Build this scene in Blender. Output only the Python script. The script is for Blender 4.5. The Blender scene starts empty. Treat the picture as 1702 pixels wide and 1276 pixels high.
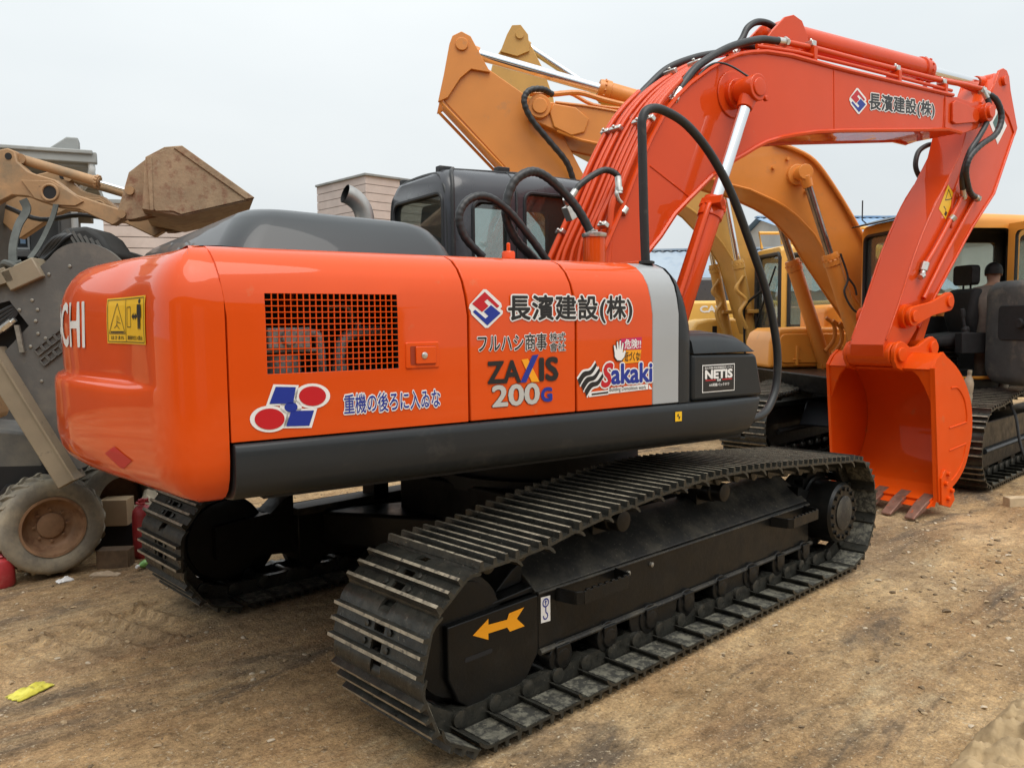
import bpy, bmesh, math, random
from mathutils import Vector, Matrix, noise
random.seed(7)
S = bpy.context.scene
COL = S.collection
R = math.radians

# ------------------------------------------------------------------ camera
cam_d = bpy.data.cameras.new('camera'); cam = bpy.data.objects.new('camera', cam_d); COL.objects.link(cam)
cam_d.sensor_width = 36.0; cam_d.lens = 1347.84 / 1702 * 36.0
cam_d.clip_start = 0.05; cam_d.clip_end = 2000
cam.matrix_world = Matrix(((0.72338, 0.06078, -0.68777, -3.41076),
                           (-0.69036, 0.04782, -0.72188, -3.66581),
                           (-0.01099, 0.99701, 0.07655, 1.69241),
                           (0, 0, 0, 1)))
S.camera = cam
# ------------------------------------------------------------------ sky, sun, exposure
W = bpy.data.worlds.new('World'); S.world = W; W.use_nodes = True
nt = W.node_tree; nt.nodes.clear()
SUN_EL, SUN_AZ = 64.0, 250.0           # degrees; azimuth of the sun measured from +x, counter-clockwise
wo = nt.nodes.new('ShaderNodeOutputWorld'); wb = nt.nodes.new('ShaderNodeBackground')
sk = nt.nodes.new('ShaderNodeTexSky'); sk.sky_type = 'NISHITA'; sk.sun_disc = False
sk.sun_elevation = R(SUN_EL); sk.sun_rotation = R(90 - SUN_AZ); sk.air_density = 1.0; sk.dust_density = 6.0; sk.ozone_density = 1.0
hs = nt.nodes.new('ShaderNodeHueSaturation'); hs.inputs['Saturation'].default_value = 0.25
cl = nt.nodes.new('ShaderNodeMixRGB'); cl.inputs['Fac'].default_value = 0.86
tc = nt.nodes.new('ShaderNodeTexCoord'); mp = nt.nodes.new('ShaderNodeMapping'); mp.inputs['Scale'].default_value = (1.0, 1.0, 3.0)
nz = nt.nodes.new('ShaderNodeTexNoise'); nz.inputs['Scale'].default_value = 1.6; nz.inputs['Detail'].default_value = 4
cr = nt.nodes.new('ShaderNodeValToRGB')
cr.color_ramp.elements[0].position = 0.3; cr.color_ramp.elements[0].color = (5.85, 6.3, 6.5, 1)
cr.color_ramp.elements[1].position = 0.7; cr.color_ramp.elements[1].color = (6.75, 7.1, 7.2, 1)
nt.links.new(tc.outputs['Generated'], mp.inputs['Vector']); nt.links.new(mp.outputs['Vector'], nz.inputs['Vector'])
nt.links.new(nz.outputs['Fac'], cr.inputs['Fac']); nt.links.new(sk.outputs['Color'], hs.inputs['Color'])
nt.links.new(hs.outputs['Color'], cl.inputs['Color1']); nt.links.new(cr.outputs['Color'], cl.inputs['Color2'])
# an overcast sky is dimmer at the horizon than overhead
sx = nt.nodes.new('ShaderNodeSeparateXYZ'); nt.links.new(tc.outputs['Generated'], sx.inputs['Vector'])
mr = nt.nodes.new('ShaderNodeMapRange'); nt.links.new(sx.outputs['Z'], mr.inputs['Value']); mr.inputs['From Min'].default_value = 0.0; mr.inputs['From Max'].default_value = 1.0; mr.inputs['To Min'].default_value = 0.94; mr.inputs['To Max'].default_value = 1.62
gm = nt.nodes.new('ShaderNodeMixRGB'); gm.blend_type = 'MULTIPLY'; gm.inputs['Fac'].default_value = 1.0; nt.links.new(cl.outputs['Color'], gm.inputs['Color1']); nt.links.new(mr.outputs['Result'], gm.inputs['Color2'])
nt.links.new(gm.outputs['Color'], wb.inputs['Color']); nt.links.new(wb.outputs['Background'], wo.inputs['Surface'])
wb.inputs['Strength'].default_value = 0.1
sd = bpy.data.lights.new('sun', 'SUN'); sd.energy = 1.5; sd.angle = R(50); sd.color = (1.0, 0.95, 0.88)
sun = bpy.data.objects.new('sun', sd); COL.objects.link(sun)
_d = Vector((math.cos(R(SUN_EL)) * math.cos(R(SUN_AZ)), math.cos(R(SUN_EL)) * math.sin(R(SUN_AZ)), math.sin(R(SUN_EL))))
sun.rotation_euler = _d.to_track_quat('Z', 'Y').to_euler(); sun.location = _d * 30
S.view_settings.view_transform = 'Standard'; S.view_settings.look = 'None'
S.cycles.max_bounces = 8; S.cycles.diffuse_bounces = 3; S.cycles.glossy_bounces = 3; S.cycles.transparent_max_bounces = 10; S.cycles.caustics_reflective = False; S.cycles.caustics_refractive = False
S.view_settings.exposure = 0.38; S.view_settings.gamma = 1.0

# ------------------------------------------------------------------ materials
def pm(name, col, rough=0.5, metal=0.0, coat=0.0, var=0.0, vscale=3.0, dust=None, bump=0.0, bscale=60.0, worn=None, rvar=0.0, spec=0.5, stretch=(1, 1, 1), wave=0.0):
    m = bpy.data.materials.new(name); m.use_nodes = True; t = m.node_tree; N = t.nodes; Lk = t.links
    b = N['Principled BSDF']; b.inputs['Roughness'].default_value = rough; b.inputs['Metallic'].default_value = metal
    b.inputs['Coat Weight'].default_value = coat; b.inputs['Coat Roughness'].default_value = 0.035
    b.inputs['Specular IOR Level'].default_value = spec
    g = N.new('ShaderNodeNewGeometry'); mpn = N.new('ShaderNodeMapping'); mpn.inputs['Scale'].default_value = stretch
    Lk.new(g.outputs['Position'], mpn.inputs['Vector']); P = mpn.outputs['Vector']
    def nzn(sc, det=5, ro=0.55):
        n = N.new('ShaderNodeTexNoise'); n.inputs['Scale'].default_value = sc; n.inputs['Detail'].default_value = min(det, 5)
        n.inputs['Roughness'].default_value = ro; Lk.new(P, n.inputs['Vector']); return n.outputs['Fac']
    def ramp(f, a, c0, bb, c1):
        r = N.new('ShaderNodeValToRGB'); e = r.color_ramp.elements
        e[0].position = a; e[0].color = (*c0, 1) if len(c0) == 3 else c0; e[1].position = bb; e[1].color = (*c1, 1) if len(c1) == 3 else c1
        Lk.new(f, r.inputs['Fac']); return r.outputs['Color']
    cur = None
    if var:
        lo = tuple(c * (1 - var) for c in col); hi = tuple(min(1, c * (1 + var)) for c in col)
        cur = ramp(nzn(vscale), 0.3, lo, 0.7, hi)
    else:
        rg = N.new('ShaderNodeRGB'); rg.outputs[0].default_value = (*col, 1); cur = rg.outputs[0]
    for d in (dust or []):            # (colour, low, high, scale)
        f = ramp(nzn(d[3], 8, 0.65), d[1], (0, 0, 0), d[2], (1, 1, 1))
        mx = N.new('ShaderNodeMixRGB'); Lk.new(f, mx.inputs['Fac']); Lk.new(cur, mx.inputs['Color1']); mx.inputs['Color2'].default_value = (*d[0], 1)
        cur = mx.outputs['Color']
    if worn:                           # brighter/duller on convex edges: (colour, strength)
        pt = ramp(g.outputs['Pointiness'], 0.52, (0, 0, 0), 0.60, (worn[1],) * 3)
        mx = N.new('ShaderNodeMixRGB'); Lk.new(pt, mx.inputs['Fac']); Lk.new(cur, mx.inputs['Color1']); mx.inputs['Color2'].default_value = (*worn[0], 1)
        cur = mx.outputs['Color']
    Lk.new(cur, b.inputs['Base Color'])
    if rvar:
        f = nzn(vscale * 2.3, 6); mr = N.new('ShaderNodeMapRange'); Lk.new(f, mr.inputs['Value'])
        mr.inputs['From Min'].default_value = .3; mr.inputs['From Max'].default_value = .7
        mr.inputs['To Min'].default_value = max(0.03, rough - rvar); mr.inputs['To Max'].default_value = min(1, rough + rvar); Lk.new(mr.outputs['Result'], b.inputs['Roughness'])
    nrm = None
    if wave:
        bp = N.new('ShaderNodeBump'); bp.inputs['Strength'].default_value = wave; bp.inputs['Distance'].default_value = 0.05
        Lk.new(nzn(2.2, 1), bp.inputs['Height']); nrm = bp
    if bump:
        bp = N.new('ShaderNodeBump'); bp.inputs['Strength'].default_value = bump; bp.inputs['Distance'].default_value = 0.01
        Lk.new(nzn(bscale, 6), bp.inputs['Height'])
        if nrm: Lk.new(nrm.outputs['Normal'], bp.inputs['Normal'])
        nrm = bp
    if nrm:
        Lk.new(nrm.outputs['Normal'], b.inputs['Normal'])
        if coat: Lk.new(nrm.outputs['Normal'], b.inputs['Coat Normal'])
    return m
def glassmat(name, tint, refl=1.0, film=0.0, ior=1.6):
    m = bpy.data.materials.new(name); m.use_nodes = True; t = m.node_tree; N = t.nodes; N.clear()
    o = N.new('ShaderNodeOutputMaterial'); mx = N.new('ShaderNodeMixShader'); tr = N.new('ShaderNodeBsdfTransparent'); gl = N.new('ShaderNodeBsdfGlossy')
    lwn = N.new('ShaderNodeLayerWeight'); lwn.inputs['Blend'].default_value = 0.5; pw_ = N.new('ShaderNodeMath'); pw_.operation = 'POWER'; pw_.inputs[1].default_value = 3.5; t.links.new(lwn.outputs['Facing'], pw_.inputs[0]); lw = N.new('ShaderNodeMath'); lw.operation = 'MULTIPLY_ADD'; lw.inputs[1].default_value = 0.55; lw.inputs[2].default_value = (ior - 1) ** 2 / (ior + 1) ** 2; t.links.new(pw_.outputs[0], lw.inputs[0])
    tr.inputs['Color'].default_value = (*tint, 1); gl.inputs['Roughness'].default_value = 0.02; gl.inputs['Color'].default_value = (refl, refl, refl, 1)
    t.links.new(lw.outputs[0], mx.inputs['Fac']); t.links.new(tr.outputs[0], mx.inputs[1]); t.links.new(gl.outputs[0], mx.inputs[2]); 
    if film:
        df = N.new('ShaderNodeBsdfDiffuse'); df.inputs['Color'].default_value = (.42, .42, .38, 1); m3 = N.new('ShaderNodeMixShader'); m3.inputs['Fac'].default_value = film
        t.links.new(mx.outputs[0], m3.inputs[1]); t.links.new(df.outputs[0], m3.inputs[2]); t.links.new(m3.outputs[0], o.inputs['Surface'])
    else: t.links.new(mx.outputs[0], o.inputs['Surface'])
    return m
M = {}
DIRT = (0.30, 0.22, 0.13)
M['orange'] = pm('orange_paint', (0.70, 0.074, 0.0025), 0.5, spec=0.10, coat=0.75, var=0.06, vscale=1.3, rvar=0.06, wave=0.05, dust=[((0.55, 0.16, 0.06), 0.66, 0.9, 9.0)])
M['orange_sky_tint'] = pm('orange_paint_sky_tint', (0.66, 0.062, 0.006), 0.5, spec=0.10, coat=0.60, var=0.06, vscale=1.5, rvar=0.08, wave=0.04, dust=[((0.5, 0.15, 0.08), 0.66, 0.95, 12.0)])  # same orange paint, reddened to put the sky's reflection into the colour
M['bucket'] = pm('bucket_paint', (0.72, 0.078, 0.0035), 0.55, spec=0.12, coat=0.18, var=0.06, vscale=2, rvar=0.1, dust=[((0.5, 0.16, 0.06), 0.62, 0.85, 7.0)])
M['grey'] = pm('dark_grey_paint', (0.021, 0.0235, 0.0255), 0.45, spec=0.2, coat=0.22, var=0.08, vscale=2, rvar=0.08, wave=0.04, dust=[((0.055, 0.052, 0.048), 0.62, 0.85, 6.0)])
M['hood'] = pm('hood_grey_paint', (0.034, 0.038, 0.041), 0.40, spec=0.3, coat=0.40, var=0.06, vscale=2, wave=0.05)
M['cabgrey'] = pm('cab_grey_paint', (0.040, 0.041, 0.048), 0.30, coat=0.35, var=0.08, vscale=2, rvar=0.06)
M['stripe'] = pm('silver_stripe_paint', (0.36, 0.375, 0.385), 0.36, coat=0.3, var=0.04, wave=0.03)
M['black'] = pm('black_paint', (0.007, 0.007, 0.0065), 0.40, spec=0.22, coat=0.12, var=0.2, vscale=5, rvar=0.12, dust=[((0.017, 0.0155, 0.013), 0.54, 0.80, 5.0), ((0.08, 0.072, 0.055), 0.68, 0.80, 60.0)], bump=0.12, bscale=45)
M['blackdust'] = pm('dusty_black_plate', (0.018, 0.017, 0.015), 0.55, var=0.2, vscale=5, dust=[((0.085, 0.075, 0.055), 0.45, 0.78, 7.0), ((0.16, 0.14, 0.105), 0.60, 0.72, 70.0)], bump=0.2, bscale=50)
M['dark'] = pm('dark_underside', (0.008, 0.008, 0.009), 0.7, var=0.2)
M['shoe'] = pm('track_steel', (0.032, 0.032, 0.027), 0.38, metal=0.35, var=0.3, vscale=9, rvar=0.15, dust=[((0.062, 0.057, 0.045), 0.46, 0.74, 22.0), ((0.20, 0.18, 0.14), 0.64, 0.74, 60.0)], bump=0.2, bscale=70)
M['mud'] = pm('caked_plate_mud', (0.135, 0.128, 0.098), 0.75, var=0.3, vscale=12, dust=[((0.035, 0.034, 0.028), 0.42, 0.56, 26.0), ((0.28, 0.25, 0.19), 0.60, 0.74, 40.0)], bump=0.4, bscale=40)
M['worn'] = pm('worn_grouser_steel', (0.27, 0.235, 0.175), 0.55, metal=0.1, var=0.4, vscale=18, dust=[((0.07, 0.062, 0.05), 0.52, 0.66, 30.0)], bump=0.3, bscale=90)
M['rubber'] = pm('black_rubber', (0.016, 0.017, 0.018), 0.48, var=0.15, vscale=20, dust=[((0.06, 0.055, 0.05), 0.6, 0.8, 20)])
M['hose'] = pm('hose_rubber', (0.022, 0.023, 0.024), 0.42, var=0.2, vscale=25)
M['chrome'] = pm('chrome_rod', (0.78, 0.79, 0.80), 0.09, metal=1.0, var=0.03)
M['fitting'] = pm('zinc_fitting', (0.62, 0.60, 0.56), 0.32, metal=0.9, var=0.15, vscale=30)
M['exhaust'] = pm('exhaust_steel', (0.42, 0.41, 0.39), 0.42, metal=0.85, var=0.2, vscale=9)
M['engine'] = pm('engine_metal', (0.40, 0.40, 0.39), 0.5, metal=0.3, var=0.3, vscale=9, dust=[((0.12, 0.10, 0.08), 0.5, 0.7, 12)])
M['white'] = pm('white_vinyl', (0.80, 0.79, 0.77), 0.35, var=0.03)
M['ink'] = pm('black_vinyl', (0.012, 0.012, 0.013), 0.35)
M['blue'] = pm('blue_vinyl', (0.010, 0.030, 0.28), 0.35)
M['red'] = pm('red_vinyl', (0.52, 0.008, 0.016), 0.35)
M['magenta'] = pm('magenta_vinyl', (0.55, 0.012, 0.10), 0.35)
M['yellow'] = pm('yellow_vinyl', (0.85, 0.50, 0.012), 0.35)
M['amber'] = pm('amber_vinyl', (0.90, 0.36, 0.01), 0.35)
M['silver'] = pm('silver_vinyl', (0.50, 0.49, 0.46), 0.30)
M['green'] = pm('green_vinyl', (0.05, 0.13, 0.11), 0.35)
M['reflector'] = pm('red_reflector', (0.50, 0.012, 0.018), 0.4, spec=0.3)
M['tooth'] = pm('worn_tooth_steel', (0.23, 0.12, 0.085), 0.55, metal=0.35, var=0.3, vscale=20, dust=[((0.5, 0.10, 0.02), 0.58, 0.7, 14)])
M['glass'] = glassmat('tinted_window_glass', (0.74, 0.79, 0.78), film=0.04, ior=1.75)
M['seat'] = pm('seat_fabric', (0.02, 0.02, 0.022), 0.8, var=0.2, vscale=20)
M['bolt'] = pm('bolt_steel', (0.30, 0.28, 0.24), 0.45, metal=0.6, var=0.2, vscale=30)

# ------------------------------------------------------------------ mesh helpers
def catmull(pts, n=6, closed=False):
    pts = [Vector(q) for q in pts]
    if len(pts) < 3: return pts
    out = []
    k = len(pts)
    for i in range(k if closed else k - 1):
        p1, p2 = pts[i], pts[(i + 1) % k]
        p0 = pts[i - 1] if (i > 0 or closed) else p1 * 2 - p2
        p3 = pts[(i + 2) % k] if (i + 2 < k or closed) else p2 * 2 - p1
        for j in range(n):
            t = j / n
            out.append(0.5 * ((2 * p1) + (p2 - p0) * t + (2 * p0 - 5 * p1 + 4 * p2 - p3) * t * t + (3 * p1 - p0 - 3 * p2 + p3) * t ** 3))
    if not closed: out.append(pts[-1])
    return out
class MB:
    def __init__(s): s.v = []; s.f = []; s.m = []
    def add(s, vs, fs, m=0):
        o = len(s.v); s.v += [Vector(q) for q in vs]
        s.f += [tuple(i + o for i in f) for f in fs]; s.m += [m] * len(fs); return s
    def box(s, x0, x1, y0, y1, z0, z1, m=0):
        return s.add([(x0, y0, z0), (x1, y0, z0), (x1, y1, z0), (x0, y1, z0), (x0, y0, z1), (x1, y0, z1), (x1, y1, z1), (x0, y1, z1)],
                     [(3, 2, 1, 0), (4, 5, 6, 7), (0, 1, 5, 4), (1, 2, 6, 5), (2, 3, 7, 6), (3, 0, 4, 7)], m)
    def obox(s, c, ax, ay, az, m=0):   # oriented box: centre and three half-axis vectors
        c, ax, ay, az = map(Vector, (c, ax, ay, az))
        vs = [c + ax * i + ay * j + az * k for k in (-1, 1) for i, j in ((-1, -1), (1, -1), (1, 1), (-1, 1))]
        return s.add(vs, [(3, 2, 1, 0), (4, 5, 6, 7), (0, 1, 5, 4), (1, 2, 6, 5), (2, 3, 7, 6), (3, 0, 4, 7)], m)
    def prism(s, prof, y0, y1, m=0, axis='y', cap=True):   # profile in the plane across the axis
        def P(a, b, c): return {'y': (a, c, b), 'x': (c, a, b), 'z': (a, b, c)}[axis]
        n = len(prof); vs = [P(a, b, y0) for a, b in prof] + [P(a, b, y1) for a, b in prof]
        fs = [(i, (i + 1) % n, n + (i + 1) % n, n + i) for i in range(n)]
        if cap: fs += [tuple(range(n - 1, -1, -1)), tuple(range(n, 2 * n))]
        return s.add(vs, fs, m)
    def tube(s, path, r, n=10, m=0, cap=True, rib=0.0):
        path = [Vector(q) for q in path]; k = len(path)
        t = (path[1] - path[0]).normalized(); a = t.orthogonal().normalized(); vs = []; fs = []
        for i, q in enumerate(path):
            d = (path[min(i + 1, k - 1)] - path[max(i - 1, 0)])
            if d.length > 1e-9: t = d.normalized()
            a = (a - t * a.dot(t)); a = a.normalized() if a.length > 1e-6 else t.orthogonal().normalized()
            b = t.cross(a); rr = r[i] if isinstance(r, (list, tuple)) else r
            if rib: rr *= 1 + (rib if (i % 4) < 2 else -rib)
            for j in range(n):
                w = 2 * math.pi * j / n; vs.append(q + a * (rr * math.cos(w)) + b * (rr * math.sin(w)))
        for i in range(k - 1):
            for j in range(n):
                fs.append((i * n + j, i * n + (j + 1) % n, (i + 1) * n + (j + 1) % n, (i + 1) * n + j))
        if cap: fs += [tuple(range(n - 1, -1, -1)), tuple(range((k - 1) * n, k * n))]
        return s.add(vs, fs, m)
    def cyl(s, a, b, r, n=20, m=0, r2=None):
        return s.tube([a, b], [r, r if r2 is None else r2], n, m)
    def lathe(s, prof, o, ax, n=24, m=0, cap=True):   # prof: (radius, height along the axis)
        o = Vector(o); ax = Vector(ax).normalized(); a = ax.orthogonal().normalized(); b = ax.cross(a); k = len(prof); vs = []; fs = []
        for r, h in prof:
            for j in range(n):
                w = 2 * math.pi * j / n; vs.append(o + ax * h + a * (r * math.cos(w)) + b * (r * math.sin(w)))
        for i in range(k - 1):
            for j in range(n): fs.append((i * n + j, i * n + (j + 1) % n, (i + 1) * n + (j + 1) % n, (i + 1) * n + j))
        if cap: fs += [tuple(range(n - 1, -1, -1)), tuple(range((k - 1) * n, k * n))]
        return s.add(vs, fs, m)
    def loft(s, rings, m=0, cap=True, closed=True):
        n = len(rings[0]); vs = [q for r in rings for q in r]; fs = []
        for i in range(len(rings) - 1):
            for j in range(n if closed else n - 1):
                fs.append((i * n + j, i * n + (j + 1) % n, (i + 1) * n + (j + 1) % n, (i + 1) * n + j))
        if cap and closed: fs += [tuple(range(n - 1, -1, -1)), tuple(range((len(rings) - 1) * n, len(rings) * n))]
        return s.add(vs, fs, m)
    def mesh(s, name, mats, T=None, fix=True, sharp=38):
        me = bpy.data.meshes.new(name)
        vs = [T @ q for q in s.v] if T else s.v
        me.from_pydata([tuple(q) for q in vs], [], s.f)
        if not isinstance(mats, (list, tuple)): mats = [mats]
        for q in mats: me.materials.append(M[q] if isinstance(q, str) else q)
        if len(mats) > 1: me.polygons.foreach_set('material_index', s.m)
        if fix:
            bm = bmesh.new(); bm.from_mesh(me); bmesh.ops.recalc_face_normals(bm, faces=bm.faces); bm.to_mesh(me); bm.free()
        me.polygons.foreach_set('use_smooth', [True] * len(me.polygons))
        me.set_sharp_from_angle(angle=R(sharp)); me.update()
        return me
    def build(s, name, mats, parent=None, T=None, bevel=0.0, seg=2, fix=True, sharp=38, label=None):
        return link(name, s.mesh(name, mats, T, fix, sharp), parent, bevel, seg, label)
def link(name, me, parent=None, bevel=0.0, seg=2, label=None):
    o = bpy.data.objects.new(name, me); COL.objects.link(o)
    if parent: o.parent = parent
    if bevel:
        bv = o.modifiers.new('edge', 'BEVEL'); bv.width = bevel; bv.segments = seg; bv.limit_method = 'ANGLE'; bv.angle_limit = R(40); bv.harden_normals = False
    if label: o['label'] = label
    return o
def tag(o, label, cat=None, group=None, kind=None):
    if label: o['label'] = label
    if cat: o['category'] = cat
    if group: o['group'] = group
    if kind: o['kind'] = kind
    return o
def thing(name, label, cat, loc=(0, 0, 0), rz=0.0, group=None):
    o = bpy.data.objects.new(name, None); COL.objects.link(o); o.location = loc; o.rotation_euler = (0, 0, rz); o.empty_display_size = 0.2
    return tag(o, label, cat, group)
def cut(o, cutters):                   # boolean difference, applied; the cutters are removed again
    for mb in cutters:
        c = bpy.data.objects.new('cutter', mb.mesh('cutter', ['dark'])); COL.objects.link(c); c.parent = o.parent
        md = o.modifiers.new('cut', 'BOOLEAN'); md.operation = 'DIFFERENCE'; md.object = c; md.solver = 'EXACT'; md.material_mode = 'TRANSFER'
        bpy.context.view_layer.update()
        dg = bpy.context.evaluated_depsgraph_get(); me = bpy.data.meshes.new_from_object(o.evaluated_get(dg))
        o.modifiers.clear(); o.data = me; bpy.data.objects.remove(c)
    me = o.data; me.polygons.foreach_set('use_smooth', [True] * len(me.polygons)); me.set_sharp_from_angle(angle=R(35))
    return o
def rrect(x0, x1, z0, z1, r, n=5, rs=None):   # rounded rectangle outline, counter-clockwise
    rs = rs or (r, r, r, r); out = []
    for (cx, cz, a0), q in zip(((x1, z0, -90), (x1, z1, 0), (x0, z1, 90), (x0, z0, 180)), rs):
        ox = cx - q if cx == x1 else cx + q; oz = cz + q if cz == z0 else cz - q
        for i in range(n + 1):
            w = R(a0 + 90 * i / n); out.append((ox + q * math.cos(w), oz + q * math.sin(w)))
    return out
_tcache = {}
def text2d(s, off=0.0, shear=0.0, space=1.0):   # flat lettering as (points, triangles), its own box scaled to 0..1
    key = (s, off, shear, space)
    if key in _tcache: return _tcache[key]
    c = bpy.data.curves.new('lettering', 'FONT'); c.body = s; c.size = 1.0; c.offset = off; c.shear = shear; c.resolution_u = 3; c.space_character = space
    o = bpy.data.objects.new('lettering', c); COL.objects.link(o); bpy.context.view_layer.update()
    me = bpy.data.meshes.new_from_object(o.evaluated_get(bpy.context.evaluated_depsgraph_get()))
    bpy.data.objects.remove(o); pts = [(v.co.x, v.co.y) for v in me.vertices]; tri = [tuple(q.vertices) for q in me.polygons]
    bpy.data.meshes.remove(me); bpy.data.curves.remove(c); _tcache[key] = (pts, tri); return pts, tri
def lettering(mb, s, box, fn, m=0, off=0.0, shear=0.0, outline=None, om=0, lift=0.0015, space=1.0):
    """write s into box=(a0,b0,a1,b1) of the surface fn(a,b,lift); off thickens the strokes and outline adds an edge, both in letter heights"""
    p0, t0 = text2d(s, 0.0, shear, space); xs = [q[0] for q in p0]; zs = [q[1] for q in p0]
    ax, bx_, az, bz = min(xs), max(xs), min(zs), max(zs); a0, b0, a1, b1 = box; n = 0
    ka, kb = (a1 - a0) / (bx_ - ax), (b1 - b0) / (bz - az)
    def put(d, l, mm, k):
        nonlocal n
        for i in range(k):
            w = 2 * math.pi * i / k; dx, dz = (d * math.cos(w), d * math.sin(w)) if k > 1 else (0, 0)
            mb.add([fn(a0 + (q[0] - ax + dx) * ka, b0 + (q[1] - az + dz) * kb, l + i * 0.00006) for q in p0], t0, mm)
    if outline: put(outline + off, 0.0, om, 12)
    put(off, max(lift, 0.0012), m, 6 if off > 0 else 1)
def flat(mb, poly, fn, m=0, lift=0.0):
    mb.add([fn(a, b, lift) for a, b in poly], [tuple(range(len(poly)))], m)
# ================================================================== GROUND
def ground_h(x, y):
    d = math.hypot(x - 0.5, y)
    h = 0.014 * noise.noise((x * 0.55, y * 0.55, 0.3)) + 0.010 * noise.noise((x * 1.7, y * 1.7, 4.1))
    a = min(1.0, max(0.0, (9.0 - d) / 4.0))
    if a > 0:
        h += a * (0.006 * noise.noise((x * 5.2, y * 5.2, 7.7)) + 0.0045 * noise.noise((x * 14, y * 14, 2.2)) + 0.003 * noise.noise((x * 33, y * 33, 9.0)))
        # drag marks along the travel direction
        h += a * 0.008 * noise.noise((x * 0.9 + 3 * y * 0.12, y * 9.0, 1.0)) * max(0, noise.noise((x * .4, y * .4, 20)))
    h -= 0.012
    # grouser prints left behind the far track and in a strip beside the near one
    for (x0, x1, yc, hw, sl) in ((-4.6, -1.55, 1.08, 0.33, 0.16), (-0.6, 4.6, -3.25, 0.3, -0.05)):
        if x0 < x < x1:
            v = (y - yc - sl * (x - x1)) / hw
            if abs(v) < 1.15:
                w = min(1, max(0, (1.15 - abs(v)) * 6)) * (0.55 + 0.9 * noise.noise((x * .8, y * .8, 3)))
                ph = ((x + 0.25 * (y - yc)) / 0.19) % 1.0
                h += w * (0.026 * (1 if ph < 0.30 else -0.35) - 0.014) if w > 0 else 0
                if abs(v) > 0.95: h += 0.03 * w
    # tyre ruts of a loader that drove past
    for (cx, cy, rr) in ((1.6, -9.2, 6.55), (1.6, -9.2, 5.75), (-6.5, -3.0, 5.2), (-6.5, -3.0, 4.55)):
        q = (math.hypot(x - cx, y - cy) - rr) / .15
        if abs(q) < 1.3:
            w = (0.5 + noise.noise((x * .7, y * .7, cx))) * min(1, (1.3 - abs(q)) * 3)
            if w > 0:
                an = math.atan2(y - cy, x - cx) * rr; ch = ((an + abs(q) * .09) / .13) % 1.0
                h += w * (-.010 + .011 * (1 if ch < .4 else 0) + (.014 if abs(q) > 1.0 else 0))
    # beneath the tracks the soil is pressed flat
    for yc in (-1.1, 1.1):
        e = min(1, max(0, (0.42 - abs(y - yc)) * 9)) * min(1, max(0, (x + 1.75) * 5)) * min(1, max(0, (2.3 - x) * 5))
        h = h * (1 - e) + (-0.004) * e
    return h
def warp(t, k=0.010, p=5.2): return k * 100 * (0.45 * t + math.sinh(p * t) / math.cosh(p) * 620 * abs(t) ** 3)
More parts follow.
